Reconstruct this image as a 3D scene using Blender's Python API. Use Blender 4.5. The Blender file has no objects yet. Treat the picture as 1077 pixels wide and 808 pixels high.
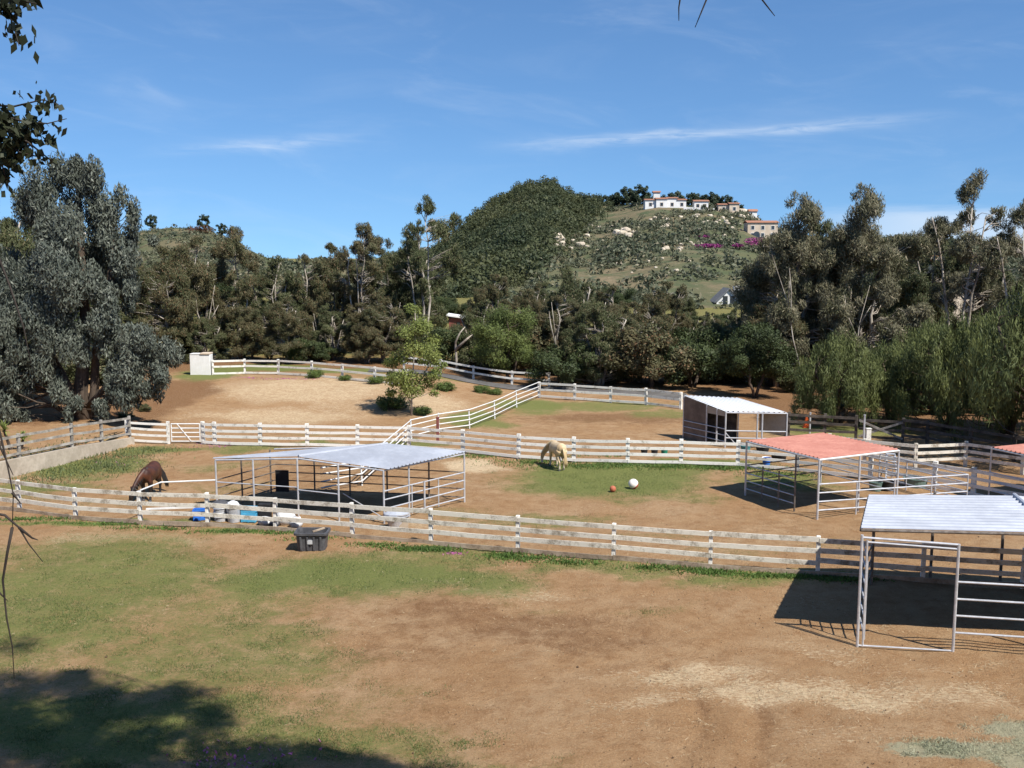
import bpy, math, random
import numpy as np
from mathutils import Vector
random.seed(7)
RNG = np.random.default_rng(11)
scene = bpy.context.scene
COL = scene.collection
PI = math.pi

# ------------------------------------------------------------------ camera
F, CX, CY, HOR, CH = 1050.0, 538.5, 404.0, 270.0, 10.5
PITCH = math.atan((CY - HOR) / F)
cam_d = bpy.data.cameras.new('camera'); cam = bpy.data.objects.new('camera', cam_d); COL.objects.link(cam)
cam.location = (0, 0, CH); cam.rotation_euler = (PI/2 - PITCH, 0, 0)
cam_d.sensor_fit = 'HORIZONTAL'; cam_d.angle_x = 2*math.atan(538.5/F)
cam_d.clip_start = 0.1; cam_d.clip_end = 9000
scene.camera = cam
cp, sp = math.cos(PITCH), math.sin(PITCH)

def ray(px, py):
    a, b = (px-CX)/F, (CY-py)/F
    return Vector((a, b*sp + cp, b*cp - sp))
def atz(px, py, z=0.0):                 # surveyed point at a known height
    d = ray(px, py); t = (z-CH)/d.z
    return Vector((d.x*t, d.y*t, z))
def atd(px, py, Y):                     # surveyed point at a known distance
    d = ray(px, py); t = Y/d.y
    return Vector((d.x*t, Y, CH + d.z*t))
def S(a, b, x):
    t = np.clip((x-a)/(b-a), 0, 1); return t*t*(3-2*t)

# ------------------------------------------------------------------ terrain
def wall_x(y):
    return np.interp(y, [20, 30, 40, 47, 55, 58, 75, 90], [-34, -29, -26.5, -24, -21.3, -21.5, -27, -30])
def gz(x, y):
    x = np.asarray(x, float); y = np.asarray(y, float)
    z = 1.0*S(60, 80, y)*(1-S(-9, 1, x))
    z = z + np.where(y < 18.5, 0.49*(18.5-np.maximum(y, -1.0)), 0)*1.0
    w = np.where(y < 55.5, 0.35, 3.5)
    z = z + 0.72*S(0, 1, (wall_x(y)-x)/w)*S(28, 36, y)*(1-S(66, 80, y))
    z = z + 0.035*np.sin(x*0.7+1.3*np.sin(y*0.31))*np.cos(y*0.55) + 0.02*np.sin(x*1.9+y*1.1)
    return z
def at(px, py):
    z = 0.0
    for _ in range(12):
        p = atz(px, py, z); z = 0.5*z + 0.5*float(gz(p.x, p.y))
    p = atz(px, py, z); p.z = float(gz(p.x, p.y)); return p

# ------------------------------------------------------------------ helpers
def tag(o, label=None, cat=None, group=None, kind=None):
    if label: o['label'] = label
    if cat: o['category'] = cat
    if group: o['group'] = group
    if kind: o['kind'] = kind
    return o
def empty(name, loc, label, cat, group=None):
    o = bpy.data.objects.new(name, None); COL.objects.link(o); o.location = loc
    o.empty_display_size = 0.3
    return tag(o, label, cat, group)
def copy_tree(o, parent=None):
    c = o.copy(); COL.objects.link(c)
    if parent: c.parent = parent
    for ch in list(o.children): copy_tree(ch, c)
    return c
def arr_mesh(name, V, Q, mat, smooth=False):
    me = bpy.data.meshes.new(name)
    V = np.asarray(V, np.float32); Q = np.asarray(Q, np.int32)
    n = Q.shape[1]
    me.vertices.add(len(V)); me.vertices.foreach_set('co', V.ravel())
    me.loops.add(Q.size); me.loops.foreach_set('vertex_index', Q.ravel())
    me.polygons.add(len(Q)); me.polygons.foreach_set('loop_start', np.arange(0, Q.size, n, dtype=np.int32))
    me.update(calc_edges=True); me.validate()
    if smooth: me.polygons.foreach_set('use_smooth', np.ones(len(Q), bool))
    me.materials.append(mat); return me
def link_mesh(name, me, parent=None, loc=(0, 0, 0)):
    o = bpy.data.objects.new(name, me); COL.objects.link(o); o.location = loc
    if parent: o.parent = parent
    return o

class MB:
    def __init__(s): s.v = []; s.f = []
    def add(s, vs, fs):
        b = len(s.v); s.v += [tuple(v) for v in vs]; s.f += [tuple(i+b for i in f) for f in fs]
    def hexa(s, p):    # 8 points: bottom 4, top 4
        s.add(p, [(3,2,1,0),(4,5,6,7),(0,1,5,4),(1,2,6,5),(2,3,7,6),(3,0,4,7)])
    def box(s, c, size, rz=0):
        c = Vector(c); hx, hy, hz = size[0]/2, size[1]/2, size[2]/2
        ca, sa = math.cos(rz), math.sin(rz); pts = []
        for z in (-hz, hz):
            for x, y in ((-hx,-hy),(hx,-hy),(hx,hy),(-hx,hy)):
                pts.append((c.x+x*ca-y*sa, c.y+x*sa+y*ca, c.z+z))
        s.hexa(pts)
    def bar(s, p0, p1, w, h, up=(0,0,1)):   # board: w across, h along up
        p0, p1 = Vector(p0), Vector(p1); d = (p1-p0).normalized(); up = Vector(up)
        sd = d.cross(up).normalized(); u = sd.cross(d).normalized()
        a, b = sd*(w/2), u*(h/2)
        s.hexa([p0-a-b, p0+a-b, p1+a-b, p1-a-b, p0-a+b, p0+a+b, p1+a+b, p1-a+b])
    def tube(s, pts, rad, n=8, cap=True):
        pts = [Vector(p) for p in pts]
        if not isinstance(rad, (list, tuple)): rad = [rad]*len(pts)
        rings = []; ref = None
        for i, p in enumerate(pts):
            d = (pts[min(i+1, len(pts)-1)]-pts[max(i-1, 0)])
            d = d.normalized() if d.length > 1e-9 else Vector((0,0,1))
            if ref is None: ref = Vector((1,0,0)) if abs(d.x) < 0.8 else Vector((0,1,0))
            a = (ref - d*ref.dot(d)).normalized(); b = d.cross(a); ref = a
            r = rad[i]
            r = r if isinstance(r, (list, tuple)) else (r, r)
            rings.append([p + a*(r[0]*math.cos(2*PI*k/n)) + b*(r[1]*math.sin(2*PI*k/n)) for k in range(n)])
        vs = [v for rg in rings for v in rg]; fs = []
        for i in range(len(rings)-1):
            for k in range(n):
                k2 = (k+1) % n
                fs.append((i*n+k, i*n+k2, (i+1)*n+k2, (i+1)*n+k))
        if cap:
            fs.append(tuple(range(n-1, -1, -1))); fs.append(tuple((len(rings)-1)*n+k for k in range(n)))
        s.add(vs, fs)
    def lathe(s, c, prof, n=20, sx=1, sy=1, rz=0):
        c = Vector(c); vs = []; fs = []
        ca, sa = math.cos(rz), math.sin(rz)
        for r, z in prof:
            for k in range(n):
                x, y = r*sx*math.cos(2*PI*k/n), r*sy*math.sin(2*PI*k/n)
                vs.append((c.x+x*ca-y*sa, c.y+x*sa+y*ca, c.z+z))
        for i in range(len(prof)-1):
            for k in range(n):
                k2 = (k+1) % n; fs.append((i*n+k, i*n+k2, (i+1)*n+k2, (i+1)*n+k))
        s.add(vs, fs)
    def poly(s, pts): s.add(pts, [tuple(range(len(pts)))])
    def mesh(s, name, mat, off=(0,0,0), smooth=False):
        me = bpy.data.meshes.new(name); off = Vector(off)
        me.from_pydata([tuple(Vector(v)-off) for v in s.v], [], s.f); me.update()
        if smooth:
            for p in me.polygons: p.use_smooth = True
        me.materials.append(mat); return me
    def build(s, name, mat, parent=None, smooth=False, loc=None):
        if parent is not None:
            o = link_mesh(name, s.mesh(name, mat, parent.matrix_world.translation if False else root_loc(parent), smooth)); o.parent = parent
        else:
            loc = loc or (0,0,0); o = link_mesh(name, s.mesh(name, mat, loc, smooth), None, loc)
        return o
def root_loc(o):
    p = Vector(o.location); q = o.parent
    while q: p = p + Vector(q.location); q = q.parent
    return p
def bevel(o, w=0.01, seg=2):
    m = o.modifiers.new('bevel', 'BEVEL'); m.width = w; m.segments = seg; m.limit_method = 'ANGLE'; return o

# ------------------------------------------------------------------ materials
class NT:
    def __init__(s, name):
        s.m = bpy.data.materials.new(name); s.m.use_nodes = True; s.t = s.m.node_tree; s.n = s.t.nodes; s.l = s.t.links
        s.b = s.n['Principled BSDF']; s.out = s.n['Material Output']
    def node(s, ty, **kw):
        n = s.n.new(ty)
        for k, v in kw.items():
            if k.startswith('i_'):
                key = k[2:].replace('_', ' '); n.inputs[key].default_value = v
            else: setattr(n, k, v)
        return n
    def link(s, a, b): s.l.new(a, b)
    def math(s, op, a, b=None, c=None, clamp=False):
        n = s.n.new('ShaderNodeMath'); n.operation = op; n.use_clamp = clamp
        for i, v in enumerate((a, b, c)):
            if v is None: continue
            if isinstance(v, (int, float)): n.inputs[i].default_value = v
            else: s.l.new(v, n.inputs[i])
        return n.outputs[0]
    def mix(s, f, a, b, mode='MIX'):
        n = s.n.new('ShaderNodeMix'); n.data_type = 'RGBA'; n.blend_type = mode
        for i, v in ((0, f), (6, a), (7, b)):
            if isinstance(v, (int, float)): n.inputs[i].default_value = v
            elif isinstance(v, tuple): n.inputs[i].default_value = (*v, 1) if len(v) == 3 else v
            else: s.l.new(v, n.inputs[i])
        return n.outputs[2]
    def noise(s, vec, scale, detail=4, rough=0.55, dist=0.0):
        n = s.n.new('ShaderNodeTexNoise'); n.inputs['Scale'].default_value = scale
        n.inputs['Detail'].default_value = detail; n.inputs['Roughness'].default_value = rough; n.inputs['Distortion'].default_value = dist
        if vec is not None: s.l.new(vec, n.inputs['Vector'])
        return n.outputs['Fac']
    def ramp(s, f, lo, hi):
        n = s.n.new('ShaderNodeMapRange'); n.interpolation_type = 'SMOOTHSTEP'
        n.inputs[1].default_value = lo; n.inputs[2].default_value = hi; s.l.new(f, n.inputs[0]); return n.outputs[0]
    def coord(s, kind='Object', scale=None):
        c = s.n.new('ShaderNodeTexCoord').outputs[kind]
        if scale:
            m = s.n.new('ShaderNodeMapping'); m.inputs['Scale'].default_value = scale; s.l.new(c, m.inputs['Vector']); c = m.outputs[0]
        return c
    def bump(s, h, strength=0.3, dist=0.05, prev=None):
        n = s.n.new('ShaderNodeBump'); n.inputs['Strength'].default_value = strength; n.inputs['Distance'].default_value = dist
        s.l.new(h, n.inputs['Height'])
        if prev is not None: s.l.new(prev, n.inputs['Normal'])
        return n.outputs[0]
    def base(s, c, rough=0.7, metal=0.0, spec=0.3):
        if isinstance(c, tuple): s.b.inputs['Base Color'].default_value = (*c, 1)
        else: s.l.new(c, s.b.inputs['Base Color'])
        s.b.inputs['Roughness'].default_value = rough; s.b.inputs['Metallic'].default_value = metal
        s.b.inputs['Specular IOR Level'].default_value = spec
        return s.m

def mat_worn(name, c1, c2, scale=3.0, rough=0.7, metal=0.0, stretch=None, lo=0.35, hi=0.7, bump=0.15, spec=0.3):
    t = NT(name); co = t.coord('Object', stretch)
    n = t.noise(co, scale, 6, 0.65); n2 = t.noise(co, scale*9, 3)
    f = t.ramp(t.math('ADD', t.math('MULTIPLY', n, 0.75), t.math('MULTIPLY', n2, 0.25)), lo, hi)
    t.base(t.mix(f, c1, c2), rough, metal, spec)
    if bump: t.link(t.bump(n2, bump, 0.02), t.b.inputs['Normal'])
    return t.m
def mat_leaf(name, c1, c2, trans=0.22, clump=0.35, var=0.34, c3=None):
    t = NT(name); g = t.node('ShaderNodeNewGeometry')
    n = t.noise(t.coord('Object'), clump, 3, 0.6)
    rnd = g.outputs['Random Per Island']
    col = t.mix(t.ramp(n, 0.35, 0.66), c1, c2)
    if c3 is not None: col = t.mix(t.ramp(rnd, 0.86, 0.95), col, c3)
    v = t.math('ADD', t.math('MULTIPLY', rnd, var*1.4), 1-var*0.7)
    cc = t.node('ShaderNodeCombineColor'); [t.link(v, cc.inputs[i]) for i in range(3)]
    col = t.mix(1.0, col, cc.outputs[0], 'MULTIPLY')
    t.base(col, 0.6, 0, 0.25)
    tr = t.node('ShaderNodeBsdfTranslucent'); t.link(col, tr.inputs['Color'])
    mx = t.node('ShaderNodeMixShader'); mx.inputs[0].default_value = trans
    t.link(t.b.outputs[0], mx.inputs[1]); t.link(tr.outputs[0], mx.inputs[2]); t.link(mx.outputs[0], t.out.inputs[0])
    return t.m

M = {}
M['white_wood'] = mat_worn('white_wood', (.30,.265,.205), (.74,.715,.65), 2.2, .8, lo=.30, hi=.50, bump=.3)
M['weathered_wood'] = mat_worn('weathered_wood', (.24,.20,.145), (.66,.62,.53), 2.0, .85, lo=.33, hi=.54, bump=.4)
M['grey_wood'] = mat_worn('grey_wood', (.16,.14,.115), (.40,.375,.33), 2.0, .9, lo=.33, hi=.66, bump=.4)
M['dark_wood_and_shade'] = mat_worn('dark_wood_and_shade', (.05,.042,.035), (.14,.12,.10), 2.5, .9, bump=.4)  # dark rail wood; also carries the painted shade of the stall's back wall
M['ground_board'] = mat_worn('ground_board', (.19,.14,.095), (.42,.34,.25), 1.6, .9, lo=.33, hi=.64, bump=.4)
M['galv'] = mat_worn('galvanised_pipe', (.46,.47,.49), (.66,.67,.69), 4, .42, .35, bump=0, spec=.5)
M['dark_pipe'] = mat_worn('dark_toned_pipe', (.10,.08,.065), (.26,.23,.20), 5, .6, .3, bump=0)  # darker pipe tone, mostly for rear posts and rails of the shelters
M['white_pipe'] = mat_worn('white_pipe', (.62,.62,.60), (.80,.80,.78), 3, .45, bump=0)
M['roof_white'] = mat_worn('pale_steel_roof', (.33,.35,.395), (.455,.48,.53), .6, .5, .0, bump=0, spec=.35)
M['roof_bright'] = mat_worn('white_steel_roof', (.72,.73,.74), (.84,.84,.85), .8, .5, bump=0)
M['roof_red'] = mat_worn('faded_red_roof', (.34,.130,.096), (.45,.205,.155), .7, .6, bump=0, stretch=(1,2.5,1))
M['siding'] = mat_worn('brown_siding', (.13,.095,.072), (.22,.165,.125), 1.5, .8)
M['tan_sheet'] = mat_worn('tan_sheet', (.36,.29,.21), (.45,.37,.28), 1.5, .8)
M['black_rubber'] = mat_worn('black_rubber', (.012,.012,.013), (.03,.03,.031), 3, .6, bump=.1)
M['grey_plastic'] = mat_worn('dark_grey_plastic', (.055,.055,.06), (.11,.11,.115), 4, .5, bump=.1)
M['green_plastic'] = mat_worn('green_plastic', (.015,.16,.10), (.03,.22,.14), 5, .5, bump=0)
M['dull_green'] = mat_worn('dull_green_plastic', (.10,.16,.14), (.16,.22,.19), 5, .5, bump=0)
M['teal'] = mat_worn('teal_plastic', (.05,.20,.22), (.08,.27,.28), 5, .5, bump=0)
M['blue'] = mat_worn('blue_plastic', (.02,.12,.50), (.05,.20,.60), 5, .45, bump=0)
M['light_blue'] = mat_worn('light_blue_plastic', (.06,.33,.55), (.12,.43,.64), 5, .45, bump=0)
M['bag_white'] = mat_worn('white_bag', (.62,.62,.62), (.80,.80,.80), 5, .6, bump=.5)
M['orange'] = mat_worn('orange_plastic', (.70,.10,.02), (.80,.16,.03), 5, .5, bump=0)
M['concrete'] = mat_worn('concrete', (.33,.28,.215), (.50,.43,.34), .9, .9, bump=.4)
M['plaster'] = mat_worn('white_plaster', (.66,.65,.62), (.80,.79,.77), .8, .85, bump=.1)
M['tan_plaster'] = mat_worn('tan_plaster', (.50,.40,.30), (.62,.52,.41), .5, .85, bump=.1)
M['tile'] = mat_worn('clay_tile', (.28,.13,.08), (.40,.20,.125), 1.5, .8)
M['red_wood'] = mat_worn('red_wood', (.16,.05,.04), (.26,.09,.07), 1.5, .8)
M['grey_roof'] = mat_worn('grey_shingle', (.13,.13,.13), (.24,.235,.23), 1.5, .85)
M['glass'] = mat_worn('window_glass', (.02,.025,.03), (.05,.06,.07), 1, .12, bump=0, spec=.6)
M['bark_pale'] = mat_worn('pale_bark', (.13,.10,.075), (.46,.41,.34), 1.6, .85, stretch=(1,1,.35), lo=.36, hi=.60, bump=.3)
M['bark_brown'] = mat_worn('brown_bark', (.05,.037,.027), (.15,.11,.08), 2.0, .9, stretch=(1,1,.3), bump=.5)
M['bark_dark'] = mat_worn('dark_bark', (.022,.017,.014), (.055,.044,.036), 3, .9, stretch=(1,1,.3), bump=.4)
M['euc_brown'] = mat_leaf('eucalyptus_leaf_brown', (.128,.112,.055), (.082,.090,.040), c3=(.16,.095,.05))
M['euc_olive'] = mat_leaf('eucalyptus_leaf_olive', (.108,.118,.050), (.066,.080,.034), c3=(.17,.14,.08))
M['euc_light'] = mat_leaf('eucalyptus_leaf_light', (.18,.165,.10), (.10,.102,.052), c3=(.24,.20,.13))
M['grey_leaf'] = mat_leaf('grey_green_leaf', (.130,.145,.112), (.080,.094,.074), c3=(.19,.20,.16))
M['pepper_leaf'] = mat_leaf('pepper_leaf', (.145,.165,.055), (.090,.112,.040))
M['oak_leaf'] = mat_leaf('dark_leaf', (.066,.086,.030), (.042,.058,.022))
M['pine_leaf'] = mat_leaf('yellow_green_leaf', (.135,.165,.045), (.085,.115,.034))
M['spring_leaf'] = mat_leaf('spring_leaf', (.24,.27,.075), (.16,.20,.055), trans=.35)
M['green_leaf'] = mat_leaf('green_leaf', (.13,.18,.045), (.085,.125,.035), trans=.3, clump=1.2)
M['poplar_leaf'] = mat_leaf('poplar_leaf', (.030,.036,.016), (.02,.026,.013), trans=.10)
M['bush_red'] = mat_leaf('red_brown_bush', (.16,.07,.045), (.10,.07,.04))
M['hill_tree'] = mat_leaf('hill_tree_leaf', (.085,.092,.038), (.045,.060,.028), clump=.03)
M['ridge_tree'] = mat_leaf('ridge_tree_leaf', (.055,.075,.040), (.036,.052,.030), clump=.05)
M['scrub'] = mat_leaf('scrub_leaf', (.130,.136,.080), (.078,.094,.056), clump=.035, c3=(.19,.17,.11))
M['magenta'] = mat_leaf('magenta_flowers', (.33,.05,.21), (.20,.035,.13), trans=.15)
M['pink'] = mat_leaf('pink_flowers', (.50,.16,.33), (.36,.10,.26), trans=.15)
M['grass_blade'] = mat_leaf('grass_blade', (.125,.165,.052), (.085,.13,.036), trans=.3, clump=.5, c3=(.25,.22,.11))
M['weed_leaf'] = mat_leaf('weed_leaf', (.12,.19,.045), (.085,.145,.035), trans=.3, clump=.7)
M['weed_grey'] = mat_leaf('grey_weed_leaf', (.14,.165,.06), (.10,.125,.05), trans=.2, clump=.7)
M['straw'] = mat_leaf('straw', (.50,.41,.26), (.40,.31,.19), trans=.1, clump=.6)
M['hay'] = mat_leaf('pale_green_hay', (.38,.38,.26), (.30,.31,.20), trans=.1, clump=.8)
M['rock'] = mat_worn('pale_rock', (.42,.35,.26), (.66,.58,.46), .35, .9, bump=.5)
M['asphalt'] = mat_worn('asphalt', (.085,.08,.076), (.15,.14,.13), .8, .9, bump=.3)
M['debris'] = mat_worn('dark_dung', (.09,.055,.033), (.16,.10,.06), 6, .95, bump=.5)

# ------------------------------------------------------------------ ground
XS = np.concatenate([np.array([-3000,-1500,-700,-350,-200,-130,-90,-70,-55,-46]), np.arange(-40,-30,.8), np.arange(-30,26,.25), np.arange(26,44,.8), np.array([46,55,70,90,130,200,350,700,1500,3000])])
YS = np.concatenate([np.array([-2000,-800,-300,-100,-50,-25,-12,-6]), np.arange(-3,16,.8), np.arange(16,60,.25), np.arange(60,92,.5), np.array([94,98,105,120,150,200,300,500,900,1600,3000,5000])])
GX, GY = np.meshgrid(XS, YS)
GZ = gz(GX, GY)
def vnoise(x, y, seed, scale):
    r = np.random.default_rng(seed); T = r.random((64, 64))
    u, v = x/scale, y/scale; i, j = np.floor(u).astype(int), np.floor(v).astype(int); fu, fv = u-i, v-j
    fu = fu*fu*(3-2*fu); fv = fv*fv*(3-2*fv)
    g = lambda a, b: T[a % 64, b % 64]
    return (g(i,j)*(1-fu)+g(i+1,j)*fu)*(1-fv)+(g(i,j+1)*(1-fu)+g(i+1,j+1)*fu)*fv
def patch(x, y, px, py, rx, ry, soft=0.5):         # elliptical patch of ground, surveyed centre and size in metres
    c = atz(px, py); a = atz(px, py-ry); b = atz(px, py+ry)
    hy = abs(a.y-b.y)/2; cy = (a.y+b.y)/2; hx = rx*c.y/F
    d = np.sqrt(((x-c.x)/hx)**2 + ((y-cy)/hy)**2)
    return 1-S(1-soft, 1+soft, d)
GRASS = [ (40,640,190,80,.78), (210,690,200,50,.66), (60,765,290,50,.85), (330,780,160,30,.7), (380,610,200,26,.95), (250,640,130,25,.6), (120,608,110,14,.45), (20,588,60,16,.6), (430,585,130,11,.7),
  (640,596,120,9,.7), (770,612,90,13,.75), (700,640,60,7,.42), (590,633,45,6,.4), (850,606,60,8,.7), (440,795,150,16,.55), (300,740,150,30,.45), (80,740,150,50,.5),
  (640,506,120,20,.95), (700,489,110,6,.95), (690,522,90,10,.6), (470,478,40,4,.6), (820,505,60,12,.8), (860,513,50,8,.6), (570,547,90,7,.65), (470,540,45,6,.5), (690,560,60,5,.45), (780,575,70,6,.45), (900,575,60,6,.4),
  (40,515,80,10,.75), (100,492,70,12,.85), (160,474,60,5,.8), (260,472,60,5,.75), (225,492,50,7,.55), (230,512,60,6,.45), (340,478,90,5,.4), (130,530,80,5,.4), (95,553,120,3.5,.9), (250,560,60,4,.8), (360,468,60,3,.8), (430,466,50,4,.8), (330,458,50,3,.5),
  (500,442,45,9,.9), (555,428,50,8,.9), (640,427,90,5.5,.75), (700,436,50,5,.7), (620,444,60,3,.3), (225,405,40,9,.95), (285,399,70,5,.95), (360,403,60,4,.85), (420,408,40,4,.75), (470,407,25,3,.7), (900,455,90,8,.8), (250,405,40,4,.5), (1000,480,40,5,.4) ]
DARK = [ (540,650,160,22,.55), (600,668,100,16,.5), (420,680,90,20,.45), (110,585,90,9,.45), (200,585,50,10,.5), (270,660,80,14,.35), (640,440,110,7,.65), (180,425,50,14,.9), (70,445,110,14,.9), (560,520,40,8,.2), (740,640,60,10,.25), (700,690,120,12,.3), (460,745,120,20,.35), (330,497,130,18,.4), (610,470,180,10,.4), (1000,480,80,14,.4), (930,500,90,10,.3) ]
PALE = [ (740,712,110,12,.62), (850,735,140,14,.64), (700,735,100,10,.5), (960,725,120,16,.55), (880,690,90,8,.42), (1000,700,80,8,.4), (620,760,120,12,.32), (900,770,110,10,.35), (620,700,80,7,.4), (860,640,60,10,.3), (500,490,40,8,.8), (130,570,120,7,.5), (480,615,90,5,.45), (330,420,120,12,.62), (290,440,110,8,.6), (380,432,70,8,.5), (450,430,50,12,.6), (560,620,90,6,.5), (650,535,110,7,.35), (900,600,60,6,.3), (960,660,80,6,.35), (760,480,40,3,.6), (450,552,50,4,.5)]
HAY = [ (1010,790,85,10,.9), (1060,770,45,10,.9), (960,783,45,4,.7), (1090,795,80,18,.9)]
def field(lst, x, y):
    f = np.zeros_like(x)
    for px, py, rx, ry, s in lst: f = np.maximum(f, s*patch(x, y, px, py, rx, ry, .55))
    return f
wob = lambda x, y, s: (vnoise(x, y, s, 2.2)-.5)*1.8 + (vnoise(x, y, s+1, .8)-.5)*.7
wx, wy = GX + wob(GX, GY, 1), GY + wob(GX, GY, 5)
gR = field(GRASS, wx, wy); gDarkShade = field(DARK, wx, wy); gP = field(PALE, wx, wy); gH = field(HAY, GX+.3*wob(GX,GY,9), GY)
far = S(88, 100, GY) + S(30, 40, np.abs(GX)); gR = np.maximum(gR, np.clip(far, 0, 1)*.35 + .35*S(87, 95, GY)); gDarkShade = np.maximum(gDarkShade, np.clip(S(78, 86, GY)+S(57, 62, GY)*S(14, 19, GX)+S(57,62,GY)*S(20,25,-GX)*(1-S(66,70,GY)), 0, 1)*.95)  # far litter; tree shade also put into soil colour by belt, fence, big tree
# two curved tyre tracks
def track(x, y):
    t = np.zeros_like(x)
    for lst in ([(700,700),(728,722),(742,745),(738,775),(715,808)], [(760,705),(795,725),(806,755),(800,808)]):
        P = [atz(*p) for p in lst]
        for a, b in zip(P[:-1], P[1:]):
            dx, dy = b.x-a.x, b.y-a.y; L2 = dx*dx+dy*dy
            u = np.clip(((x-a.x)*dx+(y-a.y)*dy)/L2, 0, 1)
            d = np.hypot(x-a.x-u*dx, y-a.y-u*dy); t = np.maximum(t, 1-S(.02, .48, d))
    return t
tr = track(GX, GY); gDarkShade = np.maximum(gDarkShade, .52*tr*(.5+vnoise(GX, GY, 19, .5)))
near = (GY > 15) & (GY < 66) & (np.abs(GX) < 45)
GZ = GZ - .05*tr + np.where(near, (vnoise(GX, GY, 21, .7)-.5)*.05 + (vnoise(GX, GY, 22, .33)-.5)*.03, 0)
ny, nx = GX.shape
idx = np.arange(nx*ny).reshape(ny, nx)
Q = np.stack([idx[:-1,:-1], idx[:-1,1:], idx[1:,1:], idx[1:,:-1]], -1).reshape(-1, 4)

t = NT('ground_soil_and_grass')
co = t.coord('Object')
at1 = t.node('ShaderNodeAttribute', attribute_name='cover'); sep = t.node('ShaderNodeSeparateColor'); t.link(at1.outputs['Color'], sep.inputs[0])
at2 = t.node('ShaderNodeAttribute', attribute_name='hay')
big = t.noise(co, .35, 5, .6); mid = t.noise(co, 1.7, 7, .72, .1); fin = t.noise(co, 9, 5, .7); vfin = t.noise(co, 34, 4, .75)
mix_n = t.math('ADD', t.math('MULTIPLY', mid, .45), t.math('ADD', t.math('MULTIPLY', fin, .33), t.math('MULTIPLY', vfin, .22)))
nz = t.math('SUBTRACT', mix_n, .5)
dirt = t.mix(t.ramp(big, .3, .7), (.345,.205,.100), (.405,.268,.148))
dirt = t.mix(t.ramp(mid, .35, .75), dirt, (.265,.142,.064))
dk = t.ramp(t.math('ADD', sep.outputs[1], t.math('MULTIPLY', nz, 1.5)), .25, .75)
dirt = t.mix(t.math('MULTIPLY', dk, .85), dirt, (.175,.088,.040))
st = t.noise(t.coord('Object', (2.0, 5.0, 1)), 3.0, 6, .75, .6)
pl = t.ramp(t.math('ADD', sep.outputs[2], t.math('ADD', t.math('MULTIPLY', nz, 1.8), t.math('MULTIPLY', t.math('SUBTRACT', st, .5), 1.6))), .34, .80)
dirt = t.mix(t.math('MULTIPLY', pl, .92), dirt, (.60,.465,.295))
sf = t.noise(co, 26, 5, .85); dirt = t.mix(t.math('MULTIPLY', t.ramp(sf, .53, .64), .65), dirt, (.48,.345,.21)); dirt = t.mix(t.math('MULTIPLY', t.ramp(sf, .46, .36), .65), dirt, (.15,.083,.043))
speck = t.ramp(t.noise(co, 22, 3, .8), .66, .74); dirt = t.mix(t.math('MULTIPLY', speck, .45), dirt, (.48,.38,.25))
speck2 = t.ramp(t.noise(co, 15, 3, .8), .64, .72); dirt = t.mix(t.math('MULTIPLY', speck2, .5), dirt, (.12,.068,.038))
grass = t.mix(t.ramp(mid, .3, .7), (.118,.160,.034), (.170,.188,.054))
grass = t.mix(t.ramp(vfin, .45, .7), grass, (.190,.190,.080))
grass = t.mix(t.math('MULTIPLY', t.ramp(fin, .5, .7), .6), grass, (.070,.095,.030))
gn = t.math('ADD', t.math('MULTIPLY', nz, 2.0), t.math('MULTIPLY', t.math('SUBTRACT', vfin, .5), 1.1))
gf = t.math('MULTIPLY', t.ramp(t.math('ADD', sep.outputs[0], gn), .34, .90), .95)
col = t.mix(gf, dirt, grass)
hf = t.ramp(t.math('ADD', at2.outputs['Fac'], t.math('MULTIPLY', nz, 2.4)), .45, .75)
col = t.mix(t.math('MULTIPLY', hf, .8), col, (.33,.325,.215))
t.base(col, .95, 0, .1)
vo = t.node('ShaderNodeTexVoronoi', feature='SMOOTH_F1'); vo.inputs['Scale'].default_value = 3.6; vo.inputs['Smoothness'].default_value = .35; cw = t.node('ShaderNodeVectorMath', operation='ADD'); t.link(co, cw.inputs[0]); nv = t.node('ShaderNodeTexNoise'); nv.inputs['Scale'].default_value = .8; t.link(co, nv.inputs['Vector']); t.link(nv.outputs['Color'], cw.inputs[1]); t.link(cw.outputs[0], vo.inputs['Vector']); b0 = t.bump(vo.outputs['Distance'], .12, .05)
b1 = t.bump(fin, .8, .08, b0); b2 = t.bump(vfin, .9, .045, b1); b3 = t.bump(mid, .42, .12, b2); t.link(b3, t.b.inputs['Normal'])
M['ground'] = t.m
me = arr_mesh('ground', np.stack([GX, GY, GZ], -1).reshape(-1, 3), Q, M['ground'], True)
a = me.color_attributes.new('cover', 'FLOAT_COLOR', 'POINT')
a.data.foreach_set('color', np.stack([gR, gDarkShade, gP, np.ones_like(gR)], -1).astype(np.float32).ravel())
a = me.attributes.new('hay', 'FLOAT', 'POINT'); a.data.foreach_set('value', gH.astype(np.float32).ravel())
tag(link_mesh('ground', me), kind='structure')

# road behind the rear fences
rp = [(-12,82.4),(-9,81.5),(-3,79.6),(3,77.6),(9,75.4),(14,73.4)]
RP = []
for (x0,y0),(x1,y1) in zip(rp[:-1], rp[1:]):
    for k in range(8): RP.append((x0+(x1-x0)*k/8, y0+(y1-y0)*k/8))
V = []; 
for x, y in RP:
    for k in range(6):
        yy = y + 2.6*k/5; V.append((x, yy, float(gz(x, yy))+.05))
Qr = [(i*6+k, (i+1)*6+k, (i+1)*6+k+1, i*6+k+1) for i in range(len(RP)-1) for k in range(5)]
tag(link_mesh('road', arr_mesh('road', V, Qr, M['asphalt'], True)), kind='structure')

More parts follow.
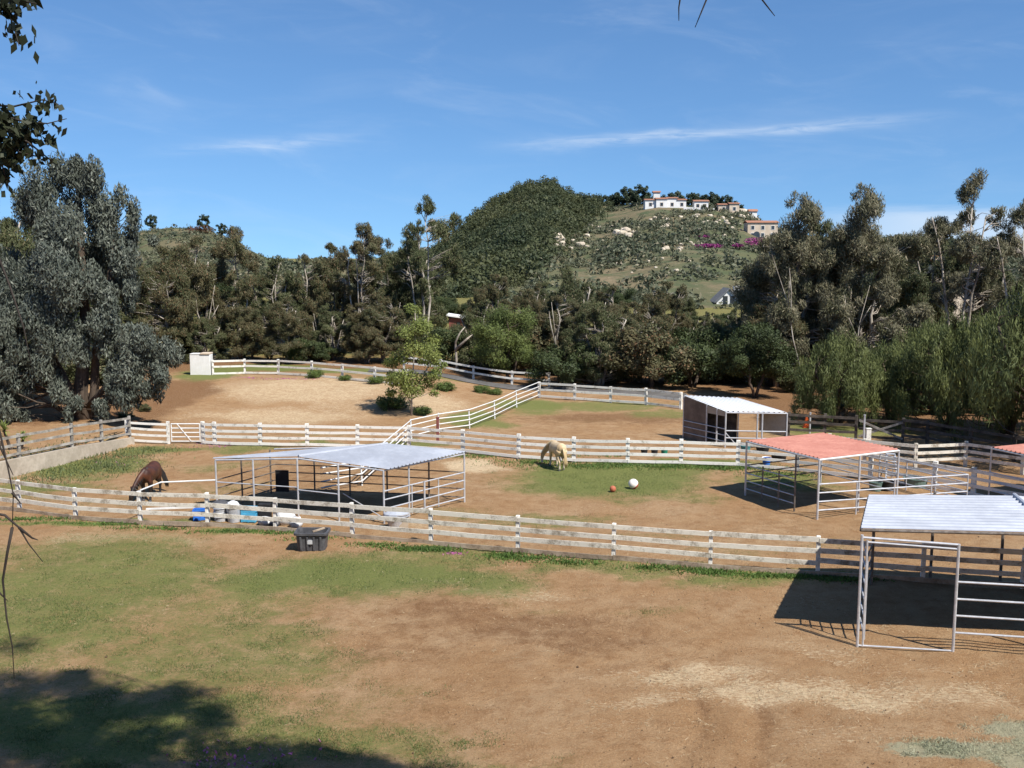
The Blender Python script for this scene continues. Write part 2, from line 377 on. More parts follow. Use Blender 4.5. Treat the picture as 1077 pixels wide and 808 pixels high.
# ------------------------------------------------------------------ leaf clouds and trees
def leaves(P, L, W, droop=0.0, rng=RNG, jit=.5, out=None):
    n = len(P)
    d = rng.normal(size=(n,3)); d[:,2] -= droop*1.6; d /= np.linalg.norm(d, axis=1)[:,None]
    r = rng.normal(size=(n,3))
    if out is not None: r = r*.5 + out
    s = np.cross(d, r); s /= np.linalg.norm(s, axis=1)[:,None]+1e-9
    l = L*(1+jit*(rng.random(n)*2-1))[:,None]; w = W*(1+jit*(rng.random(n)*2-1))[:,None]
    a = P - d*l*.5; c = P + d*l*.5; m = P - d*l*.05
    V = np.stack([a, m+s*w*.5, c, m-s*w*.5], 1).reshape(-1,3)
    return V, np.arange(4*n).reshape(n,4)
def clump_pts(c, r, n, rng=RNG, shell=.5):
    d = rng.normal(size=(n,3)); d /= np.linalg.norm(d, axis=1)[:,None]
    rad = rng.random(n)**shell
    return np.asarray(c) + d*rad[:,None]*np.asarray(r)
def join(parts):
    V = np.concatenate([p[0] for p in parts]); off = np.cumsum([0]+[len(p[0]) for p in parts[:-1]])
    return V, np.concatenate([p[1]+o for p, o in zip(parts, off)])

def curve(p0, p1, sag=0.0, n=5, wob=0.0, rng=RNG):
    p0, p1 = np.asarray(p0, float), np.asarray(p1, float); L = np.linalg.norm(p1-p0); out = []
    for i in range(n+1):
        u = i/n; p = p0*(1-u)+p1*u; p = p + np.array([0,0,sag*L*math.sin(PI*u)])
        if 0 < i < n: p = p + rng.normal(size=3)*wob*L
        out.append(tuple(p))
    return out

PROTO = {}
def make_tree(key, name, stems, clumps, leaf, wood, L, W, droop, per, r0=.16, shell=.5, twig=True, seed=1):
    """stems: list of polylines; clumps: list of (centre, radii)"""
    rng = np.random.default_rng(seed)
    mb = MB(); spts = []
    for st, rs in stems:
        n = len(st); mb.tube(st, [rs*(1-.72*i/(n-1)) for i in range(n)], 7)
        for i in range(n): spts.append((st[i], rs*(1-.72*i/(n-1))))
        for a, b in zip(st[:-1], st[1:]): spts.append((tuple((np.array(a)+np.array(b))/2), rs*.5))
    parts = []; CC = np.array([c for c, r in clumps]); cen = CC.mean(0)-np.array([0,0,.5]); ext = CC.std(0)*1.6+1e-6
    for c, r in clumps:
        c = np.array(c); best = None
        for p, rr in spts:
            dp = c-np.array(p); dist = np.linalg.norm(dp) + (3 if dp[2] < .15*np.linalg.norm(dp) else 0)
            if best is None or dist < best[0]: best = (dist, p, rr)
        if twig:
            br = min(best[2]*.6, .016+.012*best[0]); mb.tube(curve(best[1], c, .05, 4, .05, rng), [br, br*.8, br*.6, br*.45, br*.25], 5)
        vol = float(np.prod(r))**(1/3)
        n = int(per*(vol**1.6)); P = clump_pts(c, r, n, rng, shell); o = (P-c)/np.asarray(r); o = o/(np.linalg.norm(o, axis=1)[:,None]+1e-6) + (c-cen)/ext*.6 + np.array([0,0,.35])
        parts.append(leaves(P, L, W, droop, rng, out=o))
    V, Qd = join(parts)
    PROTO[key] = (name, mb.mesh('trunk', M[wood], smooth=True), arr_mesh('crown', V, Qd, M[leaf]))
    zmax = V[:,2].max(); PROTO[key+'_h'] = float(np.percentile(V[:,2], 99.7))

def euc(key, seed, leaf, h=15, spread=4.0, nst=3, nlobe=9, low=.14, per=300, airy=False):
    rng = np.random.default_rng(seed); stems = []; clumps = []; lobes = []
    for i in range(nst):
        a = 2*PI*i/nst + rng.random(); r = (.1+.3*rng.random()); top = h*rng.uniform(.55,.8); lean = spread*(.2+.35*rng.random())
        if i == 0: top = h*.84; lean *= .35
        pts = []
        for k in range(8):
            u = k/7; w = rng.normal(size=2)*.22*u
            pts.append((r*math.cos(a)+lean*u**1.3*math.cos(a)+w[0], r*math.sin(a)+lean*u**1.3*math.sin(a)+w[1], top*u - .2))
        stems.append((pts, (.08+.010*h*rng.uniform(.7,1.1))*(.7 if airy else 1)))
    def lobe(c, R, n):
        c = np.array(c, float)
        for k in range(n):
            d = rng.normal(size=3); d /= np.linalg.norm(d); q = rng.random()**.45
            rr = R*rng.uniform(.28,.5); p = c + d*q*R*np.array([1.0,1.0,.95])*.85; p[2] = max(p[2], .6)
            clumps.append((p, (rr, rr, rr*rng.uniform(.85,1.35))))
    if airy:
        t0 = np.array(stems[0][0][-1])
        for k in range(nlobe):
            a = k*2.4+rng.random(); q = spread*rng.uniform(.35,.75); z = h*rng.uniform(.40,.86)
            lobe((t0[0]*.8+q*math.cos(a), t0[1]*.8+q*math.sin(a), z), h*rng.uniform(.055,.085), 9)
        lobe((t0[0], t0[1], h*.92), h*.075, 12)
    else:
        t0 = np.array(stems[0][0][-1]); lobe((t0[0], t0[1], h*.90), h*.07, 9); lobe((t0[0]+rng.normal(), t0[1]+rng.normal(), h*.83), h*.09, 11); lobe((t0[0]+rng.normal()*1.3, t0[1]+rng.normal()*1.3, h*.72), h*.12, 14)
        for k in range(nlobe):
            a = k*2.4+rng.random()*.8; z = h*(low + (.72-low)*((k+.5)/nlobe)) + rng.normal()*.3; q = spread*rng.uniform(.5,.95)*(1.05-.45*(z/h))
            lobe((q*math.cos(a), q*math.sin(a), z), h*rng.uniform(.075,.125), 12)
    make_tree(key, 'eucalyptus_tree', stems, clumps, leaf, 'bark_pale', .33, .062, .9, per*1.8, seed=seed, shell=.5)
euc('e1', 3, 'euc_brown', 14, 4.6, 3, 21)
euc('e2', 4, 'euc_brown', 15, 4.5, 4, 22, .16)
euc('e3', 5, 'euc_olive', 16, 4.6, 3, 20, .2)
euc('e4', 6, 'euc_olive', 13, 5.0, 5, 24, .12)
euc('e5', 8, 'euc_light', 17, 5.0, 3, 22, .2)
euc('e6', 9, 'euc_light', 18, 4.6, 3, 15, .55, 300, True)
euc('e7', 12, 'euc_brown', 16, 4.4, 3, 17, .55, 300, True)
euc('e8', 14, 'euc_olive', 16, 4.2, 3, 15, .5, 300, True)
def round_tree(key, name, seed, leaf, h, rx, wood='bark_brown', L=.25, W=.11, droop=.3, ncl=44, per=620, base=.18, cr=(.8,1.4), flat=1.0):
    rng = np.random.default_rng(seed); clumps = []
    stems = []
    for i in range(3):
        a = 2*PI*i/3+rng.random(); e = (rx*.45*math.cos(a), rx*.45*math.sin(a), h*.72)
        stems.append((curve((.08*math.cos(a), .08*math.sin(a), -.2), e, -.05, 5, .03, rng), .08+.014*h))
    for i in range(ncl):
        d = rng.normal(size=3); d /= np.linalg.norm(d); q = rng.random()**.4
        zc = h*(base+1)/2; c = np.array([d[0]*rx*q, d[1]*rx*q, zc + d[2]*h*(1-base)/2*q*.92*flat])
        if c[2] < h*.5: c[:2] *= 1.05
        rr = rng.uniform(*cr)*rx/4
        clumps.append((c, (rr, rr, rr*.85)))
    make_tree(key, name, stems, clumps, leaf, wood, L, W, droop, per, seed=seed)
round_tree('oak1', 'oak_tree', 21, 'oak_leaf', 8, 4.2)
round_tree('oak2', 'oak_tree', 22, 'oak_leaf', 7, 4.0, ncl=50)
round_tree('pine', 'pine_tree', 23, 'pine_leaf', 7.5, 3.6, L=.34, W=.06, droop=.1, per=560, base=.15)
round_tree('bush1', 'shrub', 24, 'oak_leaf', 4.5, 3.2, base=.0, ncl=34)
round_tree('bush2', 'shrub', 25, 'euc_olive', 5, 3.0, base=.0, ncl=34)
round_tree('bush3', 'shrub', 29, 'euc_brown', 5, 3.0, base=.0, ncl=34)
round_tree('gbush', 'shrub', 26, 'green_leaf', 1.1, .8, base=-.1, L=.13, W=.06, per=700, ncl=26, cr=(.9,2.6))
round_tree('ridge1', 'ridge_tree', 27, 'ridge_tree', 9, 4.6, L=.9, W=.5, per=70, base=.1, ncl=30)
round_tree('ridge2', 'ridge_tree', 28, 'ridge_tree', 11, 4.0, L=.9, W=.5, per=70, base=.1, ncl=30)
def pepper(key, seed, h=8.5, rx=4.2):
    rng = np.random.default_rng(seed); stems = []; parts = []; clumps = []
    for i in range(4):
        a = 2*PI*i/4 + rng.random()
        stems.append((curve((.1*math.cos(a), .1*math.sin(a), -.2), (rx*.55*math.cos(a), rx*.55*math.sin(a), h*rng.uniform(.6,.85)), .03, 5, .04, rng), .20))
    for i in range(92):
        a = rng.random()*2*PI; q = math.sqrt(rng.random()); x, y = rx*q*math.cos(a), rx*q*math.sin(a)
        top = h*(1-.45*q**2.2)*(rng.uniform(.86,1.0) if i < 65 else rng.uniform(.42,.8)); ln = rng.uniform(.9,2.3)
        clumps.append(((x, y, max(top-ln*.6, .9)), (.62, .62, ln)))
    make_tree(key, 'pepper_tree', stems, clumps, 'pepper_leaf', 'bark_brown', .38, .055, 1.7, 460, seed=seed, shell=.6)
pepper('p1', 31); pepper('p2', 32, 9, 4.6); pepper('p3', 33, 8, 3.8)

def plant_tree(key, x, y, h, label, cat='tree', group=None, rot=None, z=None, wide=1.0, name=None):
    nm, tm, cm = PROTO[key]; s = h/PROTO[key+'_h']
    r = empty(name or nm, (x, y, float(gz(x, y)) if z is None else z), label, cat, group)
    r.rotation_euler.z = random.random()*2*PI if rot is None else rot; r.scale = (s*wide, s*wide, s)
    o = link_mesh('trunk', tm, r); link_mesh('crown', cm, r); return r
def tree_at(key, px, D, ytop, label, **k):
    x = (px-CX)/F*D*(1/ (1)); top = atd(px, ytop, D); zb = float(gz(top.x, D)) if k.get('z') is None else k['z']
    return plant_tree(key, top.x, D, top.z-zb, label, **k)
GB = 'eucalyptus trees in the belt behind the paddocks'
for a in [
 ('e1',172,90,262,'olive brown eucalyptus directly right of the big grey-green tree'),
 ('e2',206,93,252,'brown eucalyptus standing right behind the white masonry pillar'),
 ('e7',250,95,240,'tall reddish brown eucalyptus whose top overlaps the right end of the small left hill'),
 ('e4',286,99,272,'lower brown eucalyptus right of the one overlapping the left hill, with forked pale stems'),
 ('e2',322,101,270,'brown eucalyptus in the low dip of the tree line left of centre'),
 ('e1',352,103,258,'brown eucalyptus tucked behind the left side of the thin-topped one'),
 ('e7',376,97,236,'thin-topped eucalyptus at the right end of the dip, second tallest left of centre'),
 ('e4',412,104,265,'short brown eucalyptus left of the tallest eucalyptus by the main hill foot'),
 ('e8',446,96,208,'tallest eucalyptus left of the main hill, its open crown above the skyline'),
 ('e3',440,104,252,'brown eucalyptus behind the young spring-green tree'),
 ('e1',515,112,290,'brown eucalyptus behind the yellow-green pine, right of the red house'),
 ('e2',566,104,300,'brown eucalyptus directly right of and behind the yellow-green pine'),
 ('e4',606,97,282,'broad olive eucalyptus behind the start of the right rear fence'),
 ('e2',642,95,302,'dull brown eucalyptus behind the middle of the right rear fence'),
 ('e1',698,97,298,'grey brown eucalyptus behind the pale bare stems'),
 ('e4',722,98,330,'short eucalyptus in front of the white A-frame house'),
 ('e5',842,82,211,'large pale-leaved eucalyptus just right of the tan hill house'),
 ('e3',856,87,234,'olive eucalyptus between the two large pale-leaved ones on the right'),
 ('e5',914,81,203,'large eucalyptus with pale trunks behind the red shelter roof'),
 ('e4',882,90,262,'lower olive eucalyptus left behind the one with pale trunks'),
 ('e6',1022,80,182,'tallest eucalyptus on the right with an airy crown on a bare trunk'),
 ('e6',1084,76,208,'airy eucalyptus cut by the right edge of the picture'),
 ('e3',978,95,246,'dark olive eucalyptus left of the airy tall one'),
 ('e4',1052,92,268,'olive eucalyptus filling the gap right of the airy tall one'),
 ('e2',822,98,318,'brown eucalyptus behind the dark oak near the white-roofed stall'),
 ('e3',948,104,252,'dark eucalyptus behind the drooping pepper trees'),
 ('e3',135,100,285,'olive eucalyptus mostly hidden behind the right side of the big grey-green tree'),
]: tree_at(*a[:4], a[4], group=GB)
for a in [
 ('oak1',796,74,342,'dark green oak standing behind the white-roofed stall'),
 ('oak2',752,84,352,'dark oak left of the white-roofed stall and behind the fence end'),
 ('oak2',835,82,352,'dark oak between the white-roofed stall and the pepper trees'),
 ('pine',535,83,322,'rounded yellow-green pine beyond the curved white pipe fence'),
 ('p1',884,62,352,'pale green pepper tree directly behind the red shelter roof'),
 ('p3',940,64,362,'pepper tree second from the left in the drooping row'),
 ('p2',1003,60,338,'broad drooping pepper tree with dark trunk behind the dark rail fence'),
 ('p2',1068,58,322,'large drooping pepper tree at the right edge'),
 ('p1',972,70,340,'pepper tree standing farther back between two broad pepper trees'),
 ('oak1',30,74,300,'dark leafy tree at the left edge behind the big grey-green tree'),
]: tree_at(*a[:4], a[4])
plant_tree('p2', 27.5, 50.5, 9.0, 'pepper tree just outside the right edge whose shade falls on the dark fence'); plant_tree('p1', 33, 56, 9.5, 'pepper tree outside the right edge, farther from the paddocks')
tree_at('e4',40,80,205,'olive green tree showing above the left shoulder of the big grey-green tree')
tree_at('e3',-5,72,190,'tree at the far left edge behind the hanging dark leaves')
GU = 'dark understory shrubs below the eucalyptus belt'
for i, px in enumerate(list(range(130, 476, 17))+list(range(508, 840, 15))):
    l = px < 490; k = ['e1','bush2','e4','bush1','e2','bush3'][(i*5+i//4) % 6]
    d = (random.uniform(88.5,93) if l else random.uniform(79.5,85)); d = random.uniform(89,93) if 495 < px < 585 else d; yt = random.uniform(312,345) if k[0] == 'e' else random.uniform(340,378)
    if 470 < px < 505: yt = max(yt, 358)
    tree_at(k, px+random.uniform(-5,5), d, yt, 'low tree crowding between the trunks under the eucalyptus belt' if k[0] == 'e' else 'dark shrub crowding between the trunks under the eucalyptus belt', cat='tree' if k[0] == 'e' else 'shrub', group='low trees below the eucalyptus belt' if k[0] == 'e' else GU, wide=1.3 if k[0] == 'e' else 1.1)
for i, px in enumerate(range(840, 1120, 22)):
    tree_at('bush1' if i % 3 else 'bush2', px+random.uniform(-5,5), random.uniform(74,84), random.uniform(375,395), 'dark shrub in the shade behind the pepper trees', cat='shrub', group='shrubs behind the pepper trees', wide=1.3)
for i, px in enumerate(range(850, 1120, 30)):
    tree_at('bush1' if i % 3 else 'bush2', px+random.uniform(-5,5), random.uniform(66,71), random.uniform(405,425), 'low dark shrub just behind the dark rail fence under the pepper trees', cat='shrub', group='low shrubs behind the dark rail fence', wide=1.6)
for i, px in enumerate([-8,22,48,72,108,132,152]):  # shrubs added to stand in for the dark shade under the tree
    tree_at('bush1' if i % 2 else 'bush2', px, random.uniform(62,66), random.uniform(424,434), 'low dark shrub added in place of shade at the foot of the big grey-green tree', cat='shrub', group='shrubs added to darken the foot of the big tree', wide=1.5)
for i, px in enumerate(range(-20, 116, 22)):
    tree_at('bush1' if i % 3 else 'bush2', px+random.uniform(-5,5), random.uniform(70,82), random.uniform(345,375), 'dark shrub in the shade behind the big grey-green tree', cat='shrub', group='shrubs behind the big grey-green tree', wide=1.3)
for i, px in enumerate(range(462, 512, 10)):
    tree_at(['e4','oak1','e2'][i % 3], px+random.uniform(-4,4), random.uniform(142,150), random.uniform(312,322), 'low tree standing behind the small red house', group='low trees behind the red house', wide=1.3)
for i, px in enumerate(range(724, 806, 13)):
    tree_at(['oak1','e4','e2'][i % 3], px+random.uniform(-4,4), random.uniform(120,135), random.uniform(325,332), 'low tree in front of the white A-frame house', group='low trees in front of the A-frame house', wide=1.3)
for i, px in enumerate(range(70, 1120, 34)):
    tree_at(['e4','oak1','e2','e3'][i % 4], px+random.uniform(-8,8), random.uniform(150,185), random.uniform(296,310), 'tree mostly hidden in the second rank behind the front eucalyptus belt', group='second rank of trees', wide=1.3) if not (470 < px < 502 or 728 < px < 800) else None

# big grey-green tree at left (clumps set by hand, 60 m away)
D0 = 60.0; g = D0/F
def gp(px, py, dy=0): return np.array([(px-92)*g, dy, (445-py)*g*1.02])
rng = np.random.default_rng(77)
cl = []
for px, py, r, dy in [(94,193,1.1,0),(97,183,.6,0),(105,190,.6,0),(112,205,1.3,-.5),(75,205,1.5,.5),(95,225,2.0,0),(125,230,1.5,.6),(60,225,1.6,-.4),(140,225,1.0,0),(45,235,1.5,.5),(80,255,2.2,-1),(120,262,2.0,-.5),(145,255,1.1,.5),(140,290,1.3,-.5),
    (95,295,2.2,-1.2),(55,265,1.8,.8),(30,285,1.9,-.4),(10,300,1.9,.5),(-15,310,2.0,0),(50,315,2.0,-1.3),(15,335,2.2,-1.2),(-20,345,2.2,-.8),(40,355,2.1,-1.6),(70,340,1.8,-1.5),(115,325,1.8,-1.2),(135,320,1.2,-.3),
    (5,375,1.9,-1.5),(60,385,1.6,-1.8),(80,372,1.4,-1.6),(105,360,1.3,-1.4),(75,408,1.2,-1.7),(85,425,.8,-1.7),(45,400,1.2,-1.6),(125,345,1.3,-.8),(150,370,1.5,-.8),(172,368,1.3,-.5),(188,378,1.0,-.3),(165,390,1.5,-1),(145,400,1.4,-1.2),(178,398,1.1,-.8),(130,385,1.3,-1.2),(165,410,.9,-1),(15,410,1.6,-1.5),(-15,425,1.6,-1),(25,430,1.2,-1.4),(150,418,.9,-1),(135,415,1.1,-1.2),(120,430,.7,-1.2),(-10,390,1.6,-.5),
    (70,290,2,1.8),(100,260,1.8,2),(30,330,2,2),(120,300,1.6,2),(150,385,1.2,1.4),(-10,360,2,2)]:
    for q in range(4):
        o = rng.normal(size=3)*r*(.42 if py > 200 else .2); rr = r*rng.uniform(.32,.52)
        cl.append((gp(px, py, dy)+o, (rr, rr, rr*rng.uniform(1.2,1.9))))
st = [([gp(88,450),gp(86,420),gp(92,380),gp(96,330),gp(95,270),gp(96,200)], .52),
      ([gp(90,450,.2),gp(100,415,.2),gp(105,370,0),gp(118,320,.3),gp(128,250,.2)], .34),
      ([gp(86,440,-.1),gp(72,400,-.3),gp(50,350,-.5),gp(20,310,-.3),gp(-10,310,0)], .32),
      ([gp(95,430,-.1),gp(115,410,-.5),gp(140,390,-.7),gp(170,375,-.6)], .22), ([gp(90,400),gp(75,340,.5),gp(65,270,.5),(gp(55,230,.4))], .26)]
st = [([tuple(p) for p in s], r) for s, r in st]
make_tree('big', 'grey_green_tree', st, cl, 'grey_leaf', 'bark_brown', .27, .08, 1.1, 1000, seed=5, shell=.45)
bx = atd(92, 445, D0)
plant_tree('big', bx.x, D0, PROTO['big_h'], 'huge grey-green weeping tree at the left with thick brown trunk behind the gate corner', rot=0, z=float(gz(bx.x, D0))-.1)

# young spring-green tree in the dirt field
b = at(434, 437); rng = np.random.default_rng(5); sc = b.y/F
yp = lambda px, py, dy=0: (((px-434)*sc), dy, (437-py)*sc)
cl = []
for px, py, r in [(438,324,.5),(438,334,.75),(446,342,.7),(430,347,.7),(440,360,.8),(455,358,.6),(424,372,.7),(448,378,.8),(412,382,.6),(432,392,.9),(460,372,.45),(462,392,.5),(418,396,.7),(408,398,.5),(450,396,.7),(440,410,.7),(425,410,.6),(466,384,.3),(456,408,.4),(412,410,.4)]:
    for q in range(2): cl.append((np.array(yp(px, py, rng.normal()*.8))+rng.normal(size=3)*r*.3, (r*1.05, r*1.05, r*.75)))
make_tree('young', 'young_tree', [([yp(433,440),yp(433,420),yp(435,390),yp(438,350),yp(438,325)], .075), ([yp(433,425),yp(422,405,.2),yp(414,388,.3)], .05), ([yp(434,415),yp(446,395,-.2),yp(458,368,-.3)], .05)], cl, 'spring_leaf', 'bark_pale', .15, .085, .3, 620, seed=8)
plant_tree('young', b.x, b.y, PROTO['young_h'], 'slim young spring-green tree with pale trunk in the bare dirt field', rot=0)
for px, py, h, lab in [(414,430,1.5,'dark low shrub at the left foot of the young spring-green tree'),(446,436,.9,'small green shrub at the right foot of the young tree'),
    (330,397,.95,'round green shrub at the left of three along the rear fence'),(363,400,.7,'small green shrub midway along the left rear fence'),(396,403,.9,'round green shrub near the right end of the left rear fence'),
    (470,411,1.1,'green shrub by the asphalt road right of the young tree'),(520,415,.8,'dark low shrub by the road under the pine'),(505,413,.9,'dark shrub left of the pine beside the road')]:
    p = at(px, py); plant_tree('gbush', p.x, p.y, h*.62, lab, cat='shrub', group='low shrubs along the dirt field', wide=1.5)

# pale bare stems in front of the belt
def stems_thing(name, label, lines, D, r):
    mb = MB(); base = atd(*lines[0][0], D); 
    root = Vector((base.x, D, float(gz(base.x, D))))
    for ln in lines:
        mb.tube([atd(px, py, D+.25*math.sin(i*2+len(ln))) for i, (px, py) in enumerate(ln)], [r*(1-.75*i/(len(ln)-1)) for i in range(len(ln))], 6)
    o = mb.build(name, M['bark_pale'], smooth=True, loc=tuple(root)); return tag(o, label, 'tree')
stems_thing('bare_tree', 'pale leafless leaning stems behind the right rear fence', [[(700,414),(688,395),(680,370),(673,345),(668,325)],[(692,402),(680,392),(672,386),(660,387)],[(676,360),(684,342),(690,335)],[(716,414),(706,395),(700,372),(698,355),(702,342)],[(704,393),(690,375),(688,362)]], 84, .13)
for px, D, yt, ln, lab in [(212,90,300,14,'pale leaning stem right behind the white pillar fence start'),(232,91,315,-8,'thin pale stem second to the right of the white pillar'),(292,92,325,16,'pale forked stem behind the middle of the left rear fence'),(340,92,330,-10,'thin pale stem in the dark gap of the left belt'),(412,91,318,9,'pale stem rising left of the young spring-green tree'),(588,83,318,-8,'thin pale stem right of the yellow-green pine'),(632,82,330,8,'slender pale stem behind the right rear fence middle'),(846,78,268,-34,'long white leaning trunk of a eucalyptus above the white-roofed stall'),(893,78,300,22,'white curved stem above the red-roofed shelter')]:
    stems_thing('bare_tree', lab, [[(px,405),(px+ln*.35,405+(yt-405)*.35),(px+ln*.5,405+(yt-405)*.62),(px+ln,yt)],[(px+ln*.42,405+(yt-405)*.45),(px+ln*.2-7,405+(yt-405)*.72),(px+ln*.2-9,405+(yt-405)*.9)],[(px+ln*.5,405+(yt-405)*.6),(px+ln*.7+8,405+(yt-405)*.8)]], D, .065)
stems_thing('bare_tree', 'single pale curved trunk below the red house', [[(481,402),(480,380),(479,360),(484,350),(489,344)],[(479,368),(492,356),(497,352)]], 86, .15)

# ------------------------------------------------------------------ hills
SKY = np.array([(-400,262),(0,262),(100,258),(150,245),(185,240),(225,244),(250,257),(280,270),(300,277),(420,274),(460,265),(480,249),(500,230),(520,213),(545,199),(580,195),(605,210),(640,217),(680,217),(740,219),(780,225),(800,235),(820,246),(850,250),(900,250),(1000,254),(1077,258),(1200,262),(1500,268)], float)
DR = np.array([(-400,320),(300,320),(440,560),(600,600),(690,480),(800,470),(900,420),(1500,420)], float)
def hill(px, s):
    px = np.asarray(px, float); s = np.asarray(s, float)
    ys = np.interp(px, SKY[:,0], SKY[:,1]); D = np.interp(px, DR[:,0], DR[:,1])
    a = (px-CX)/F; el = (HOR-ys)/F*1.01
    d = 195+(D-195)*s; zr = CH+el*D
    sh = np.where(s <= 1, np.clip(s, 0, 1)**1.15, 1-(np.clip(s, 1, 9)-1)**1.5*2.2)
    z = -1.0 + (zr+1)*sh
    x = a*d
    n = (vnoise(x+900, d, 41, 38)-.5)*5 + (vnoise(x+900, d, 42, 15)-.5)*2.2
    z = z + n*np.clip(s*3, 0, 1)*np.clip(abs(1-s)*4, 0, 1)
    return x, d, z
def hill_at(px, py):
    want = (HOR-py)/F; ss = np.linspace(.0, 1, 400); x, d, z = hill(np.full(400, px), ss); el = (z-CH)/d
    i = int(np.argmax(el >= want)) if (el >= want).any() else 399
    return Vector((float(x[i]), float(d[i]), float(z[i])))
pxs = np.arange(-400, 1501, 5.0); ss = np.concatenate([np.linspace(0, 1, 90), np.linspace(1.03, 1.55, 14)])
PX, SS = np.meshgrid(pxs, ss); hx, hy, hz = hill(PX, SS)
ny, nx = PX.shape; idx = np.arange(nx*ny).reshape(ny, nx)
Q = np.stack([idx[:-1,:-1], idx[:-1,1:], idx[1:,1:], idx[1:,:-1]], -1).reshape(-1,4)
t = NT('hill_ground'); co = t.coord('Object')
n1 = t.noise(co, .022, 6, .65, .5); n2 = t.noise(co, .09, 5, .7); n3 = t.noise(co, .5, 4, .7)
c = t.mix(t.ramp(n1, .38, .62), (.095,.098,.050), (.18,.140,.085))
c = t.mix(t.ramp(n2, .42, .62), c, (.075,.090,.045)); c = t.mix(t.ramp(n3, .60, .72), c, (.30,.25,.17))
t.base(c, .95, 0, .1); t.link(t.bump(n3, .6, .8), t.b.inputs['Normal'])
tag(link_mesh('hill', arr_mesh('hill', np.stack([hx,hy,hz], -1).reshape(-1,3), Q, t.m, True)), kind='structure')

def scatter(name, mat, pts, sizes, nq, q, seed, squash=1.0):
    rng = np.random.default_rng(seed); parts = []
    for (x, y, z), r in zip(pts, sizes):
        c = np.array((x, y, z+r*.75*squash)); P = clump_pts(c, (r, r, r*squash), nq, rng, .35); parts.append(leaves(P, q*r, q*r*.6, 0, rng, out=(P-c)/r*1.3+np.array([0,0,.3])))
    V, Qd = join(parts); return link_mesh(name, arr_mesh(name, V, Qd, M[mat]))
rng = np.random.default_rng(3)
fp, fs, sp_, ss_ = [], [], [], []
while len(fp) < 3400:
    px = rng.uniform(415, 660); s = rng.uniform(.05, 1.0)**.8; x, d, z = [float(v) for v in hill(px, s)]
    py = HOR-(z-CH)/d*F; lim = 650-(py-205)*1.05+rng.normal()*7
    if px < lim and vnoise(np.array([x+500]), np.array([d]), 73, 16)[0] > .22*rng.random()+.12: fp.append((x, d, z-.3)); fs.append(.9+2.2*rng.random()**1.8)
tag(scatter('hillside_wood', 'hill_tree', fp, fs, 100, .36, 4, 1.1), 'dense dark green wood covering the left flank of the main hill', 'wood', kind='stuff')
while len(sp_) < 8500:
    px = rng.uniform(60, 1100); s = rng.uniform(.02, 1.0); x, d, z = [float(v) for v in hill(px, s)]
    py = HOR-(z-CH)/d*F
    if px > 430 and px < 640-(py-205)*1.05: continue
    if abs(px-745) < 45 and abs(py-303) < 8: continue
    if abs(px-793) < 20 and 236 < py < 262: continue
    if abs(px-762) < 24 and 262 < py < 326 and py > 296: continue
    if abs(px-705) < 32 and 213 < py < 224: continue
    if vnoise(np.array([x+500]), np.array([d]), 71, 22)[0] < .18+.36*rng.random(): continue
    sp_.append((x, d, z-.2)); ss_.append((.5+1.9*rng.random()**1.6)*(1 if px > 300 else .6))
tag(scatter('hillside_scrub', 'scrub', sp_, ss_, 30, .55, 6, .7), 'grey green scrub dotted over the open right slope of the hill', 'scrub', kind='stuff')
# lighter meadow patch on the lower slope, grass only
# boulders
def rock_mesh(seed):
    import bmesh
    bm = bmesh.new(); bmesh.ops.create_icosphere(bm, subdivisions=2, radius=1); r = np.random.default_rng(seed)
    ax = r.normal(size=(7,3)); ax /= np.linalg.norm(ax, axis=1)[:,None]; lim = r.uniform(.55,.85,7)
    for v in bm.verts:
        p = np.array(v.co)
        for a_, l_ in zip(ax, lim):
            k = p@a_
            if k > l_: p = p - a_*(k-l_)
        v.co = Vector(p)*r.uniform(.96,1.04)
    me = bpy.data.meshes.new('boulder'); bm.to_mesh(me); bm.free(); me.materials.append(M['rock']); return me
RM = [rock_mesh(i) for i in range(5)]
rng = np.random.default_rng(12); rk = []
for px, py, n, sx, sy, r in [(592,256,7,10,4,1.7),(650,245,8,8,3,1.6),(628,240,3,4,2,1.2),(690,238,8,11,3,1.4),(660,275,3,6,3,1.2),(596,262,3,8,3,1.0),(740,243,14,24,6,1.2),(755,235,9,16,4,1.2),(775,222,5,6,4,1.7),(560,275,4,8,3,1.0),(720,258,8,18,4,.9),(740,228,7,20,3,1.2),(700,262,5,12,3,.9),(615,250,4,8,4,1.0),(790,230,4,6,4,1.6),(690,280,5,20,6,.9)]:
    for k in range(int(n*1.5)): rk.append((px+rng.normal()*sx, py+rng.normal()*sy, r*rng.uniform(.35,1.1)))
for i, (px, py, r) in enumerate(rk):
    p = hill_at(px, py); o = link_mesh('boulder', RM[i % 5], None, (p.x, p.y, p.z+.25*r)); o.scale = (r*1.25, r, r*.8); o.rotation_euler = (0, 0, rng.random()*6)
    tag(o, 'pale boulder among the rocks strewn over the scrubby hill slope', 'boulder', 'boulders on the hill slope')
